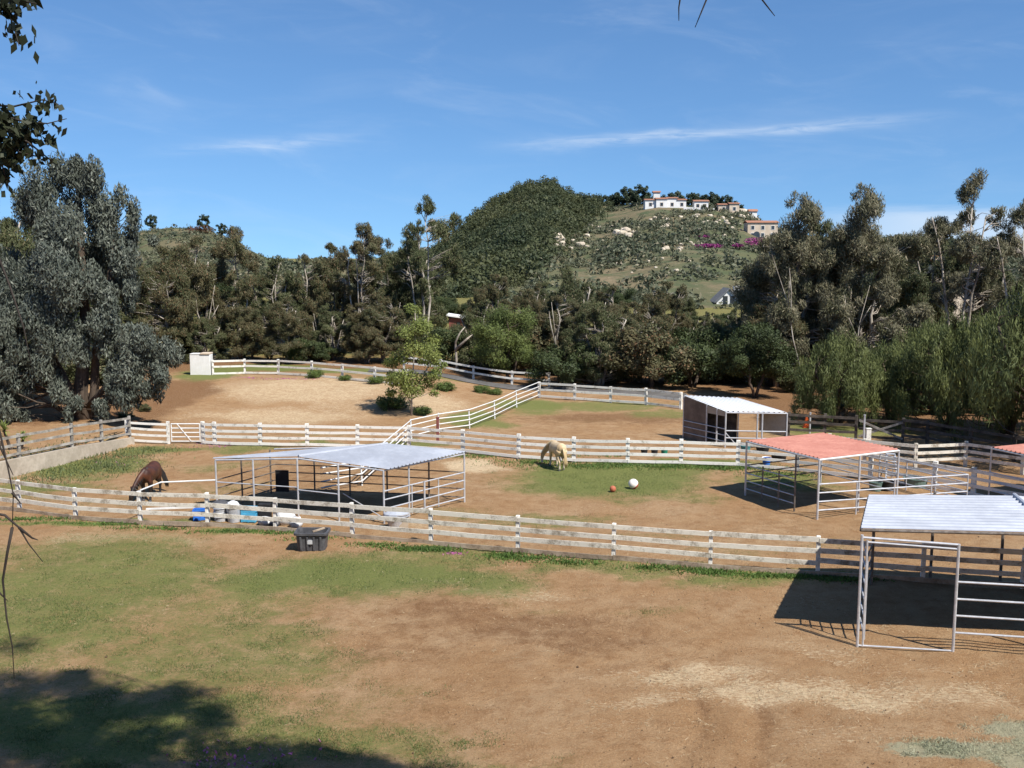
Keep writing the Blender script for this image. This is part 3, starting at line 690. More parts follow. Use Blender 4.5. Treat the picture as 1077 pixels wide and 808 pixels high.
# ridge trees
GR = 'dark trees lining the ridge round the villas'
for i, (px, h, s) in enumerate([(640,8,1),(648,10,.99),(657,13,1.0),(664,12,1.02),(672,14,1.0),(680,11,1.04),(697,10,1.04),(706,12,1.04),(713,10,1.05),(722,12,1.05),(730,12,1.06),(738,10,1.05),(746,13,1.05),(752,11,1.05),(760,12,1.04),(768,10,1.04),(775,7,1.03),(628,7,1),(634,8,1.01),(690,9,1.05),(782,5,1.02)]):
    x, d, z = [float(v) for v in hill(px, s)]
    plant_tree('ridge1' if i % 2 else 'ridge2', x, d, h*.82, 'dark round tree on the ridge line behind the white hilltop villas', group=GR, z=z-1.8)
for px, h, lab in [(164,5.0,'round green tree at the left end of the small left hilltop'),(219,5.2,'small grey tree standing alone on the small left hilltop'),(237,4.5,'small grey tree on the right shoulder of the left hilltop')]:
    x, d, z = [float(v) for v in hill(px, 1.0)]; plant_tree('ridge2', x, d, h, lab, z=z-.2)
def shrub_cloud(name, mat, p, r, n, L, label, cat, squash=.6):
    V, Qd = leaves(clump_pts((0,0,r[2]*squash), r, n, RNG, .5), L, L*.6); o = link_mesh(name, arr_mesh(name, V, Qd, M[mat]), None, tuple(p)); return tag(o, label, cat)
p = hill_at(214, 246); shrub_cloud('shrub', 'bush_red', (p.x, p.y, p.z), (4.5,2,1.6), 500, .6, 'reddish brown bush patch on top of the small left hill', 'shrub')
for px, py, rx, rz, lab in [(791,260,6,1.7,'magenta bougainvillea hedge below the tan hill house'),(742,263,6,.7,'magenta bougainvillea patch on the slope left of the tan hill house'),(772,262,2.5,.6,'small magenta flowering bush between the two larger bougainvillea patches'),(737,252,2.5,.4,'faint magenta flower patch high on the rocky slope')]:
    p = hill_at(px, py); shrub_cloud('bougainvillea', 'magenta', (p.x, p.y-3, p.z+.7), (rx*.8,2.0,rz), int(110*rx), .6, lab, 'flowering shrub')
p = atd(683,357,88); shrub_cloud('bougainvillea', 'magenta', (p.x, 84, float(gz(p.x,84))+3.2), (.45,.4,.5), 120, .16, 'small bright magenta flowering climber among the trees by the bare stems', 'flowering shrub')

# ------------------------------------------------------------------ houses
def gable(mb, x0, x1, y0, y1, z0, h, ov=.4):
    ym = (y0+y1)/2
    a = [(x0-ov,y0-ov,z0),(x1+ov,y0-ov,z0),(x1+ov,ym,z0+h),(x0-ov,ym,z0+h)]; b = [(x0-ov,y1+ov,z0),(x1+ov,y1+ov,z0),(x1+ov,ym,z0+h),(x0-ov,ym,z0+h)]
    th = .25
    for q in (a, b):
        mb.hexa([*[(v[0],v[1],v[2]-th) for v in q], *q])
def house(name, p, label, blocks, wall, roofm, windows=True, rz=0):
    r = empty(name, tuple(p), label, 'house'); r.rotation_euler.z = 0
    for (x, y, w, d, h, rh) in blocks:
        mb = MB(); x0, x1 = p.x+x-w/2, p.x+x+w/2; y0, y1 = p.y+y-d/2, p.y+y+d/2
        mb.box(((x0+x1)/2,(y0+y1)/2,p.z+h/2-2), (w,d,h+4)); wl = mb.build('wall', M[wall], r)
        mb = MB(); gable(mb, x0, x1, y0, y1, p.z+h+.1, rh); mb.build('roof', M[roofm], r)
        if windows:
            n = max(1, int(w/3.2)); fl = max(1, int(h/2.9))
            for k in range(n):
                for f in range(fl):
                    cx = x0+(k+.5)*w/n; cz = p.z+1.5+f*2.9
                    fr = MB(); fr.box((cx, y0-.03, cz), (1.5,.12,1.7)); fo = fr.build('window', M['plaster' if wall != 'plaster' else 'tan_plaster'], r)
                    pn = MB(); pn.box((cx, y0-.07, cz), (1.2,.1,1.4)); pn.build('pane', M['glass'], fo)
    return r
def hp(px, s):
    x, d, z = hill(px, s); return Vector((float(x), float(d), float(z)))
p = hp(696, .97); p.z -= .4
house('villa', p, 'long white hilltop villa with low orange tiled roofs left of the other ridge houses', [(-6.5,1,5,6,3.6,.5),(-1.5,0,5,6,4.0,.6),(3.5,1,5,6,4.4,.5),(8,.5,4,5,3.6,.5)], 'plaster', 'tile')
p = hp(735, .97); p.z -= .2
house('villa', p, 'small white hilltop villa between the long villa and the eastern one', [(0,3,6.5,5,3.6,.6)], 'plaster', 'tile')
p = hp(762, .97); p.z -= .2
house('villa', p, 'cream hilltop villa at the right end of the ridge above the rocks', [(-2,1,5,5,3.4,.5),(2.6,0,4.5,5,3.8,.5)], 'tan_plaster', 'tile')
p = hp(688, 1.05); house('villa', Vector((p.x, p.y, p.z+4.5)), 'small white turret house showing among the ridge trees above the long villa', [(0,0,3.2,3,3.5,.6)], 'plaster', 'tile', False)
p = hp(788, .99); house('villa', p, 'little white house at the right end of the ridge near the big rocks', [(0,0,3.6,3,2.6,.9)], 'plaster', 'tile', False)
p = hill_at(797, 251); p.z -= .3
r = house('hill_house', p, 'two-storey tan house with tiled roof and arched door above the magenta hedge', [(0,0,12,7,6.4,.8)], 'tan_plaster', 'tile')
mb = MB(); y0 = p.y-3.5
arc = [(p.x-2.4+1.3*math.cos(a), 1.6+1.3*math.sin(a)) for a in np.linspace(0, PI, 9)]
pts = [(p.x-1.1,0)]+arc+[(p.x-3.7,0)]
mb.add([(x, y0-.16, p.z+z) for x, z in pts]+[(x, y0-.02, p.z+z) for x, z in pts], [tuple(range(len(pts)))]+[(i,i+1,i+1+len(pts),i+len(pts)) for i in range(len(pts)-1)]); mb.build('arched_door', M['glass'], r)
mb = MB(); q0, q1 = hp(716,.95), hp(748,.955)
mb.bar(q0+Vector((0,-1,.2)), q1+Vector((0,-1,.4)), .4, 1.6); tag(mb.build('terrace_wall', M['plaster'], loc=tuple(q0)), 'low white terrace wall on the slope in front of the hilltop villas', 'wall')
# white A-frame house
p = hill_at(766, 320); p.z -= .5; r = empty('a_frame_house', tuple(p), 'small white A-frame house with tall windows and a chimney, half hidden by trees', 'house')
W2, H1, H2, dp = 2.6, 2.1, 3.6, 6
mb = MB(); prof = [(-W2,-2),(W2,-2),(W2,H1*.6),(0,H2),(-W2,H1*.6)]
n = 5; mb.add([(p.x+x, p.y, p.z+z) for x, z in prof]+[(p.x+x, p.y+dp, p.z+z) for x, z in prof], [tuple(range(4,-1,-1)), tuple(range(5,10))]+[(i,(i+1)%n,(i+1)%n+n,i+n) for i in range(n)]); mb.build('wall', M['plaster'], r)
mb = MB()
for s in (-1, 1):
    a, b2 = (s*(W2+.5), H1*.6-.55), (0, H2+.12)
    q = [(p.x+a[0],p.y-.5,p.z+a[1]),(p.x+b2[0],p.y-.5,p.z+b2[1]),(p.x+b2[0],p.y+dp,p.z+b2[1]),(p.x+a[0],p.y+dp,p.z+a[1])]
    mb.hexa([*q, *[(v[0],v[1],v[2]+.22) for v in q]])
mb.build('roof', M['grey_roof'], r)
for x in (-.75, .75):
    w = MB(); w.box((p.x+x, p.y-.04, p.z+1.3), (.95,.1,1.9)); w.build('window', M['glass'], r)
mb = MB(); mb.box((p.x+1.9, p.y+2, p.z+3.6), (1.1,1.1,1.6)); mb.build('chimney', M['plaster'], r)
# red house among the trees
p = atd(487, 351, 128); r = empty('red_house', (p.x, p.y, 0), 'small dark red wooden house with pale roof edge glimpsed between the trees', 'house')
mb = MB(); mb.box((p.x, p.y, 1.3), (3.4,3,3.0)); mb.build('wall', M['red_wood'], r)
mb = MB(); mb.bar((p.x-2.0,p.y,3.15),(p.x+2.0,p.y,2.55),3.8,.18); mb.build('roof', M['plaster'], r)
mb = MB(); mb.bar((p.x-1.9,p.y-1.65,.75),(p.x+1.9,p.y-1.65,.65),.6,.14); mb.build('balcony', M['plaster'], r)
for x in (-.5,.5,1.2):
    mb = MB(); mb.box((p.x+x, p.y-1.52, 1.75), (.4,.08,1.0)); mb.build('window', M['glass'], r)
p = atd(1005, 262, 150); r = empty('tile_roof_house', (p.x, p.y, 0), 'house with orange tiled roofs behind the tall trees at right', 'house')
mb = MB(); mb.box((p.x, p.y, 4.3), (8,6,10)); mb.build('wall', M['tan_plaster'], r); mb = MB(); gable(mb, p.x-4, p.x+4, p.y-3, p.y+3, 9.4, 1.3); mb.build('roof', M['tile'], r)

# ------------------------------------------------------------------ fences
def fence(name, label, pts, rails, post_h, mat, post=(.13,.13), board=(.035,.15), cat='fence', bottom=None, jit=.012, skip=(), side=-1, lastmat=None, postmat=None, group=None):
    pts = [Vector((p[0], p[1], p[2] if len(p) > 2 else float(gz(p[0], p[1])))) for p in pts]
    r = empty(name, tuple(pts[0]), label, cat, group); rnd = random.Random(len(label)*7+len(pts))
    n = len(pts)
    for i, p in enumerate(pts):
        d = (pts[min(i+1,n-1)]-pts[max(i-1,0)]); az = math.atan2(d.y, d.x)
        mb = MB(); hh = post_h*rnd.uniform(.985,1.03); lx, ly = rnd.gauss(0,.012), rnd.gauss(0,.012)
        ca, sa = math.cos(az), math.sin(az); q = []
        for z in (-.3, hh):
            for x, y in ((-post[0]/2,-post[1]/2),(post[0]/2,-post[1]/2),(post[0]/2,post[1]/2),(-post[0]/2,post[1]/2)):
                q.append((p.x+x*ca-y*sa+(lx if z > 0 else 0), p.y+x*sa+y*ca+(ly if z > 0 else 0), p.z+z))
        mb.hexa(q); bevel(mb.build('post', M[postmat or mat], r), .008, 1)
    for i in range(n-1):
        if i in skip: continue
        a, b = pts[i], pts[i+1]; d = (b-a); d.z = 0; nrm = Vector((d.y, -d.x, 0)).normalized()
        if nrm.y > 0: nrm = -nrm
        off = nrm*(post[1]/2+board[0]/2+.003)*(-side)
        ext = d.normalized()*.0
        for k, hgt in enumerate(rails):
            mb = MB(); m = M[lastmat] if (lastmat and k == len(rails)-1) else M[mat]
            bh = board[1]*rnd.uniform(.93,1.05)
            za, zb = a.z+hgt+rnd.gauss(0,jit), b.z+hgt+rnd.gauss(0,jit)
            pa, pb = Vector((a.x,a.y,za))+off, Vector((b.x,b.y,zb))+off
            u = d.normalized(); pa += u*.006; pb -= u*.006
            mid = (pa+pb)/2 + Vector((0,0,rnd.gauss(-.008,.008)))
            mb.bar(pa, mid, board[0], bh); mb.bar(mid, pb, board[0]*.999, bh)
            mb.build('rail', m, r)
    return r
P = [at(px, py) for px, py in [(-60,526),(-20,532),(21,538),(80,546),(148,551),(218.6,553.5),(289.7,558),(370.7,565),(453.4,572),(544.6,580.5),(645,589),(747,598),(860,605),(970,612),(1075,619),(1180,627)]]
front_fence = fence('board_fence', 'long weathered white board fence crossing the foreground with a brown board along the ground', P, [1.22,.85,.48,.10], 1.31, 'weathered_wood', (.13,.15), (.04,.165), side=-1, lastmat='ground_board', postmat='white_wood', jit=.02)
P = [at(134,465), at(177.4,467)]
fence('board_fence', 'short white board panel between the fence corner post and the pipe gate', P, [1.12,.80,.48,.12], 1.28, 'white_wood', (.16,.14), (.04,.12))
P = [at(px, py) for px, py in [(214,467),(226,468),(273.7,469),(323.4,470),(376,471),(430,472),(487,476.5),(545.4,482.5),(603.4,486),(660,487.6),(716,488.5),(775.7,490.5),(838,496),(915,504.5),(982,515),(1023.5,522),(1085,534)]]
fence('board_fence', 'white four-board fence with broad posts running across behind the shelters', P, [1.16,.83,.50,.14], 1.30, 'white_wood', (.20,.14), (.04,.145))
# pipe gate
a, b = at(178.6,467), at(212.8,467); r = empty('pipe_gate', tuple(a), 'grey metal pipe gate with a diagonal brace beside the white corner panel', 'gate')
a = a+Vector((.12,0,0)); b = b-Vector((.12,0,0))
for h in (.15,.4,.65,.9,1.15):
    mb = MB(); mb.tube([a+Vector((0,0,h)), b+Vector((0,0,h))], .034); mb.build('rail', M['white_pipe'], r)
for q in (a, b):
    mb = MB(); mb.tube([q+Vector((0,0,.12)), q+Vector((0,0,1.18))], .03); mb.build('upright', M['white_pipe'], r)
mb = MB(); mb.tube([a.lerp(b,.22)+Vector((0,-.04,1.15)), a.lerp(b,.7)+Vector((0,-.04,.15))], .024); mb.build('brace', M['white_pipe'], r)
# retaining wall and the fence on it
wl = [(-21.35,55.3),(-22.6,51.2),(-24.0,47.0),(-25.2,43.6),(-26.5,40.0),(-29,34)]; hs = [.42,.72,.86,.9,.9,.9]
mb = MB()
for (p0, h0), (p1, h1) in zip(list(zip(wl, hs))[:-1], list(zip(wl, hs))[1:]):
    n = Vector((p1[1]-p0[1], -(p1[0]-p0[0]), 0)).normalized()*.14
    q = []
    for z0, z1 in ((-.3,-.3),(h0,h1)):
        q += [(p0[0]-n.x,p0[1]-n.y,z0),(p0[0]+n.x,p0[1]+n.y,z0),(p1[0]+n.x,p1[1]+n.y,z1),(p1[0]-n.x,p1[1]-n.y,z1)]
    mb.hexa(q)
tag(mb.build('retaining_wall', M['concrete'], loc=(*wl[0], 0)), 'low tan concrete retaining wall under the grey left fence', 'wall')
fence('board_fence', 'unpainted grey three-board fence standing on the concrete wall at left', [(-21.6,55.6,.35),(-22.1,53.0,.55),(-22.75,50.8,.72),(-23.9,47.6,.80),(-25.4,43.5,.88),(-26.6,40.0,.9)], [1.12,.70,.25], 1.22, 'grey_wood', (.15,.12), (.045,.12))
# rear fences
P = [at(px, py) for px, py in [(224,394.3),(257.6,393.4),(292.7,394),(328,396),(360,399),(394,402.3),(428,406)]]
fence('board_fence', 'white three-board rear fence along the road starting at the white pillar', P, [1.12,.66,.12], 1.22, 'white_wood', (.16,.16), (.05,.15))
P = [(-9.2,84.6),(-6.0,83.6),(-3.2,82.4),(0.0,81.3),(3.0,80.2)]
fence('board_fence', 'white fence on the far side of the road below the pine', P, [1.05,.55], 1.15, 'white_wood', (.16,.16), (.05,.15))
P = [at(px, py) for px, py in [(567,418.5),(604.5,421),(642,423.7),(679.4,426),(716,430.5)]]
fence('board_fence', 'white three-board rear fence ending at the white-roofed stall', P, [1.10,.66,.16], 1.20, 'white_wood', (.17,.17), (.05,.15))
fcorner = P[0]
# curved pipe fence
line = [at(338,519), at(381,511), at(433,463), at(462,455.5), at(494,451), at(520.5,440.5), at(543.5,428.5), fcorner+Vector((0,0,0))]
r = empty('pipe_fence', tuple(line[0]), 'white four-rail pipe fence curving up the slope between the dirt field and the rear paddock', 'fence')
for p in line[1:-1]:
    mb = MB(); mb.tube([p+Vector((0,0,-.2)), p+Vector((-.05,0,1.22))], .04); mb.build('post', M['white_pipe'], r)
for h in (.25,.56,.87,1.18):
    mb = MB(); mb.tube([p+Vector((0,-.05,h+.02*math.sin(i*2.3+h*9))) for i, p in enumerate(line)], .032); mb.build('rail', M['white_pipe'], r)
p = at(460.5,466); mb = MB(); mb.box((p.x,p.y,p.z+.65),(.16,.16,1.6)); mb.box((p.x,p.y,p.z+1.47),(.2,.2,.05)); tag(bevel(mb.build('wooden_post', M['red_wood'], loc=tuple(p))), 'reddish brown wooden post at the low end of the curved pipe fence', 'post')
# dark and right-hand fences
P = [at(px, py) for px, py in [(872,482),(909,487),(962.5,493),(1015,490.5),(1075,499),(1130,506)]]
fence('board_fence', 'weathered pale fence with a corner post beyond the red shelter pen', P, [1.15,.80,.45], 1.27, 'weathered_wood', (.17,.15), (.045,.15))
P = [at(px, py) for px, py in [(829,459),(867,461),(900,463),(949,466),(975,469),(1020,477),(1066,486),(1110,492)]]
fence('board_fence', 'dark unpainted rail fence in the shade under the pepper trees', P, [1.30,.88,.45], 1.42, 'dark_wood_and_shade', (.16,.14), (.045,.15), skip=(2,))
a, b = P[2], P[3]; r = empty('wooden_gate', tuple(a), 'dark wooden gate with crossed braces in the shaded rail fence', 'gate')
for h in (.25,.7,1.2):
    mb = MB(); mb.bar(a+Vector((.1,-.1,h)), b+Vector((-.1,-.1,h)), .04, .14); mb.build('rail', M['dark_wood_and_shade'], r)
for (u, h0), (v, h1) in (((.03,.25),(.97,1.2)),((.03,1.2),(.97,.25))):
    mb = MB(); mb.bar(a.lerp(b,u)+Vector((0,-.16 if h0 < 1 else -.21,h0)), a.lerp(b,v)+Vector((0,-.16 if h0 < 1 else -.21,h1)), .04, .12); mb.build('brace', M['grey_wood'], r)
for px, yb, yt, lab in [(851.5,456,434,'thin grey post beside the orange traffic cone'),(908,470,436,'thin grey post behind the red shelter roof')]:
    p = at(px, yb); mb = MB(); h = (yb-yt)*p.y/F; mb.tube([p+Vector((0,0,-.2)), p+Vector((0,0,h))], [.06,.05]); mb.tube([p+Vector((0,0,h-.02)), p+Vector((0,0,h+.04))],[.065,.065]); tag(mb.build('metal_post', M['galv'], loc=tuple(p)), lab, 'post')
p = at(909.5,472); mb = MB(); mb.box((p.x+.05,p.y-.3,p.z+.5),(.26,.2,1.3)); mb.box((p.x+.05,p.y-.3,p.z+1.17),(.30,.24,.05)); tag(bevel(mb.build('gate_post', M['white_wood'], loc=tuple(p))), 'stout white gate post showing above the far edge of the red roof', 'post')
# white pillar
a, b = at(200,394.5), at(221.5,394.5); c = (a+b)/2; w = (b-a).length
r = empty('masonry_pillar', tuple(c), 'white plastered masonry gate pillar at the start of the rear fence', 'pillar')
mb = MB(); mb.box((c.x,c.y+.4,c.z+.7),(w,.8,1.9)); bevel(mb.build('wall', M['plaster'], r), .03)
mb = MB(); mb.box((c.x+w*.26,c.y+.4,c.z+1.72),(w*.48,.95,.12)); bevel(mb.build('cap', M['tan_plaster'], r), .02)
mb = MB(); mb.box((c.x-w*.24,c.y+.4,c.z+1.69),(w*.5,.86,.06)); bevel(mb.build('coping', M['plaster'], r), .02)

# ------------------------------------------------------------------ shelters
def sheet(q, rib=.20, h=.042, th=.03, along=0):
    """corrugated steel sheet on quad q = [a,b,c,d]; ribs run along a->b when along=0, else a->d"""
    a, b, c, d = [Vector(v) for v in q]
    if along: a, b, c, d = d, a, b, c
    L = ((d-a).length+(c-b).length)/2; n = max(4, int(L/rib)); nrm = (b-a).cross(d-a).normalized()
    if nrm.z < 0: nrm = -nrm
    us = []
    for i in range(n):
        for f, hh in ((0,0),(.30,0),(.42,1),(.58,1),(.70,0)): us.append(((i+f)/n, hh))
    us.append((1,0)); mb = MB(); m = len(us); vs = []
    NX = 6
    for k in range(NX+1):
        for u, hh in us:
            p = a.lerp(b,k/NX).lerp(d.lerp(c,k/NX), u); vs.append(p+nrm*(hh*h))
    fs = [(k*m+i, (k+1)*m+i, (k+1)*m+i+1, k*m+i+1) for k in range(NX) for i in range(m-1)]
    nv = len(vs); lower = [v-nrm*.006 for v in vs]
    mb.add(vs+lower, fs+[tuple(x+nv for x in f[::-1]) for f in fs])
    return mb
def pipe(r, name, pts, rad=.028, m='galv'):
    mb = MB(); mb.tube(pts, rad, 8); return mb.build(name, M[m], r, smooth=False)
def V3(p, z): return Vector((p[0], p[1], z))
def panel(r, a, b, hs, m='galv', posts=(0,1), ph=None, rad=.026, mids=()):
    for h in hs: pipe(r, 'rail', [V3(a, gz(*a[:2])+h), V3(b, gz(*b[:2])+h)], rad, m)
    A, B = Vector((a[0],a[1],0)), Vector((b[0],b[1],0))
    for u in list(posts)+list(mids):
        p = A.lerp(B,u); pipe(r, 'upright', [V3(p, float(gz(p.x,p.y))-.05), V3(p, float(gz(p.x,p.y))+(ph or max(hs)))], rad*1.05, m)
# A: gabled pale shelter, left of centre
r = empty('horse_shelter', (-8.5,41,0), 'open horse shelter with a pale steel gable roof left of centre', 'shelter')
FL, FR, BR, BL = (-12.28,40.6), (-5.07,38.6), (-2.05,42.1), (-10.6,43.8)
RF, RB = (-8.65,39.75,2.46), atz(407.5,467,2.44)
sheet([V3((-12.45,40.65),2.20), Vector(RF)+Vector((0,0,.02)), Vector(RB)+Vector((0,0,.02)), (-9.03,43.2,2.05)], along=0).build('roof', M['roof_white'], r)
sheet([Vector(RF), V3((-4.85,38.5),2.21), V3((-1.93,42.2),2.18), RB], along=0).build('roof', M['roof_white'], r)
cap_ = MB(); cap_.tube([Vector(RF)+Vector((0,0,.02)), Vector(RB)+Vector((0,0,.02))], .06, 8); cap_.build('ridge_cap', M['roof_white'], r)
pipe(r, 'beam', [V3(FL,2.14), Vector(RF)-Vector((0,0,.08)), V3(FR,2.13)], .035); pipe(r, 'beam', [V3(FR,2.13), V3(BR,2.10)], .035); pipe(r, 'beam', [V3(BL,1.98), RB-Vector((0,0,.09)), V3(BR,2.10)], .035)
pipe(r, 'beam', [Vector(RF)-Vector((0,0,.12)), RB-Vector((0,0,.12))], .03); pipe(r, 'beam', [V3(FL,2.12), V3((-9.2,43.1),1.98)], .03)
for x, y, h, m in [(*FL,2.15,'galv'), (-10.6,40.1,2.25,'galv'), (-8.7,39.7,2.38,'galv'), (-6.95,39.15,2.27,'galv'), (*FR,2.15,'galv'), (*BR,2.12,'galv'), (-4.18,39.65,2.14,'galv'), (-3.6,40.2,1.35,'galv'),
    (-11.6,42.0,2.05,'dark_pipe'), (-10.75,43.6,2.0,'dark_pipe'), (-8.8,43.6,2.1,'dark_pipe'), (-7.16,43.2,2.2,'dark_pipe'), (-5.48,42.9,2.3,'dark_pipe'), (-3.6,42.4,2.18,'dark_pipe')]:
    pipe(r, 'post', [V3((x,y),-.1), V3((x,y),h)], .038, m)
for h in (1.3,.95,.58,.2):
    pipe(r, 'rail', [V3(FR,h), V3(BR,h)]); pipe(r, 'rail', [V3(BR,h), V3((-5.48,42.9),h), V3(BL,h)], .026, 'dark_pipe'); pipe(r, 'rail', [V3(BL,h), V3(FL,h)], .026, 'dark_pipe')
pipe(r, 'rail', [V3(FL,1.22), V3((-8.7,39.7),1.2)], .026); pipe(r, 'rail', [V3((-8.7,39.7),1.1), V3((-6.95,39.15),1.05)], .026)
for u in (.33,.66):
    p = Vector(V3(FR,0)).lerp(V3(BR,0), u); pipe(r, 'upright', [V3(p,.1), V3(p,1.3)], .024)
pipe(r, 'brace', [V3(FR,.2)+Vector((0,0,0)), V3((-6.9,39.9),.9)], .022)
mb = MB(); c = atd(297,506,43.35); mb.bar(c+Vector((-.3,.0,0)), c+Vector((.3,-.06,.0)), .05, .95); mb.tube([c+Vector((-.3,-.01,.47)), c+Vector((.3,-.07,.47))], .035)
tag(bevel(mb.build('rubber_mat', M['black_rubber'], loc=tuple(c))), 'black rubber mat hung on the back rail of the gabled shelter', 'mat')
p0, p1 = P[0], None
mb = MB(); fpost = at(148,551); mb.tube([fpost+Vector((0,.12,1.33)), V3((-14.4,40.1),1.32), V3(FL,1.3)], .03); tag(mb.build('pole', M['white_pipe'], loc=tuple(fpost+Vector((0,.1,1.3)))), 'long white pole reaching from the front fence to the gabled shelter beside the brown horse', 'pole')
mb = MB(); q = at(152,543); mb.bar(V3((q.x,q.y+.2),.22), V3((q.x+1.9,q.y+.6),.2), .1, .06); tag(mb.build('plank', M['white_pipe'], loc=tuple(q)), 'white plank lying low behind the front fence near the brown horse', 'plank')

# B: white-roofed stall at the back
r = empty('horse_stall', (12.3,56,0), 'small stall with a bright white roof and brown sided wall at the rear fence end', 'shelter')
bl, fl, fr, br = atz(719.5,416,2.5), atz(763.5,433,2.02), atz(828,434,2.02), atz(777,419,2.5)
sheet([bl, fl, fr, br], .25).build('roof', M['roof_bright'], r)
gl, gf, gr, gb = [V3(v,0) for v in (bl, fl, fr, br)]
def wallq(name, a, b, z0, za, zb, m, th=.06):
    mb = MB(); d = (V3(b,0)-V3(a,0)).normalized(); n = Vector((d.y,-d.x,0))*th/2
    mb.hexa([V3(a,z0)-n, V3(a,z0)+n, V3(b,z0)+n, V3(b,z0)-n, V3(a,za)-n, V3(a,za)+n, V3(b,zb)+n, V3(b,zb)-n]); return mb.build(name, M[m], r)
wallq('side_wall', gl.lerp(gf,.02), gl.lerp(gf,.55), -.05, 2.44, 2.20, 'siding'); wallq('back_wall', gl.lerp(gb,.02), gl.lerp(gb,.98), -.05, 2.44, 2.44, 'dark_wood_and_shade')  # back wall darkened: the stall's inner shade is put into its colour
wallq('side_panel', gr.lerp(gb,.02), gr.lerp(gb,.55), .75, 1.95, 2.2, 'tan_sheet'); wallq('fascia', gl.lerp(gf,.55), gl.lerp(gf,.98), 1.75, 2.17, 1.98, 'tan_sheet', .04)
for p_, h in ((gl,2.45),(gf,1.98),(gr,1.98),(gb,2.45),(gf.lerp(gr,.52),1.98),(gf.lerp(gr,.60),1.98),(gl.lerp(gf,.56),2.2),(gl.lerp(gf,.8),2.1)): pipe(r, 'post', [V3(p_,-.1), V3(p_,h)], .045)
for h in (.35,.7,1.05): pipe(r, 'rail', [V3(gl.lerp(gf,.02)+Vector((-.06,-.04,0)),h), V3(gf+Vector((-.05,0,0)),h)], .026)
for h in (.55,.95): pipe(r, 'rail', [V3(gf,h), V3(gr,h)], .035)
pipe(r, 'beam', [fl-Vector((0,0,.06)), fr-Vector((0,0,.06))], .04)
pipe(r, 'brace', [V3(gf,.85), V3(gf.lerp(gr,.2),.1)], .022)

# C: red-roofed shelter with its pen
r = empty('horse_shelter', (13.2,42,0), 'open pipe shelter with a faded salmon red flat roof and a pen to its right', 'shelter')
Fc, Lc, Rc = atz(862,482.5,2.45), atz(785.4,463.6,2.45), atz(945.5,472.8,2.45); Bc = Lc+Rc-Fc
sheet([Fc, Rc, Bc, Lc], .22, along=0).build('roof', M['roof_red'], r)
gF, gL, gR_, gB = [V3(v,0) for v in (Fc,Lc,Rc,Bc)]
for a_, b_ in ((Fc,Lc),(Fc,Rc),(Rc,Bc),(Bc,Lc)): pipe(r, 'beam', [a_-Vector((0,0,.05)), b_-Vector((0,0,.05))], .04, 'white_pipe' if a_ is Fc and b_ is Rc else 'galv')
for p_ in (gF,gL,gR_,gB,gF.lerp(gR_,.5)): pipe(r, 'post', [V3(p_,-.1), V3(p_,2.4)], .045)
for u in (.3,.52,.75): pipe(r, 'post', [V3(gF.lerp(gL,u),-.1), V3(gF.lerp(gL,u),1.5 if u != .3 else 2.4)], .036, 'dark_pipe')
for h in (.3,.65,1.0,1.35): 
    pipe(r, 'rail', [V3(gF.lerp(gL,.3),h), V3(gL,h)], .026, 'galv'); pipe(r, 'rail', [V3(gL,h), V3(gB,h)], .026, 'dark_pipe')
pc = Vector((19.2,41.2,0)); pb = Vector((17.1,45.6,0))
for h in (.32,.68,1.04,1.40): pipe(r, 'rail', [V3(gF,h), V3(pc,h)], .03); pipe(r, 'rail', [V3(pb,h), V3(pc,h)], .026)
for h in (.68,1.04,1.40,1.7,2.0): pipe(r, 'rail', [V3(gB,h*.92), V3(gR_,h*.92)], .026)
for u in (.25,.5,.75,1): p_ = gF.lerp(pc,u); pipe(r, 'upright', [V3(p_,0), V3(p_,1.4)], .03)
for u in (0,.33,.66): p_ = pb.lerp(pc,u); pipe(r, 'upright', [V3(p_,0), V3(p_,1.4)], .028)
# D: pale-roofed shelter at right foreground
r = empty('horse_shelter', (12,30,0), 'large pale steel gable shelter with a tall open gate frame at the right foreground', 'shelter')
fl, bl = atz(905.7,555.5,3.2), atz(914,520.5,2.92); u = Vector((.986,-.165,0)); rid = 4.35; 
rf = fl+u*(rid+.6)+Vector((0,0,.10)); rb = bl+u*rid+Vector((0,0,.14))
sheet([fl, rf, rb, bl], .38, .04).build('roof', M['roof_white'], r)
sheet([rf+Vector((0,0,-.01)), rf+u*4.6+Vector((0,0,-.3)), rb+u*4.6+Vector((0,0,-.3)), rb+Vector((0,0,-.01))], .22).build('roof', M['roof_white'], r)
cap_ = MB(); cap_.tube([rf+Vector((0,0,.03)), rb+Vector((0,0,.03))], .07, 8); cap_.build('ridge_cap', M['roof_white'], r)
g1, g2 = at(901.5,680), at(1002,686); u2 = (g2-g1).normalized(); g3 = g2+u2*3.4+Vector((0,-.1,0)); g4 = g3+u2*2.2; gbk = V3(bl,0)+Vector((.15,-.15,0))
HG = 3.08
pipe(r, 'post', [V3(g1,0), V3(g1,HG+.04)], .04); pipe(r, 'post', [V3(g2,0), V3(g2,HG-.1)], .04); g1b = g1+u2*.14
pipe(r, 'upright', [V3(g1b,0.02), V3(g1b,HG-.1)], .026)
pipe(r, 'bar', [V3(g1,HG-.03), V3(g2,HG-.12)], .032); pipe(r, 'bar', [V3(g1b,HG-.15), V3(g2,HG-.24)], .026); pipe(r, 'bar', [V3(g1,.04), V3(g2,.04)], .026)
for h in (.55,1.02,1.48,1.95): pipe(r, 'rail', [V3(g2,h), V3(g3,h), V3(g4,h)], .03)
pipe(r, 'post', [V3(g3,0), V3(g3,3.2)], .04); pipe(r, 'post', [V3(g4,0), V3(g4,3.1)], .04)
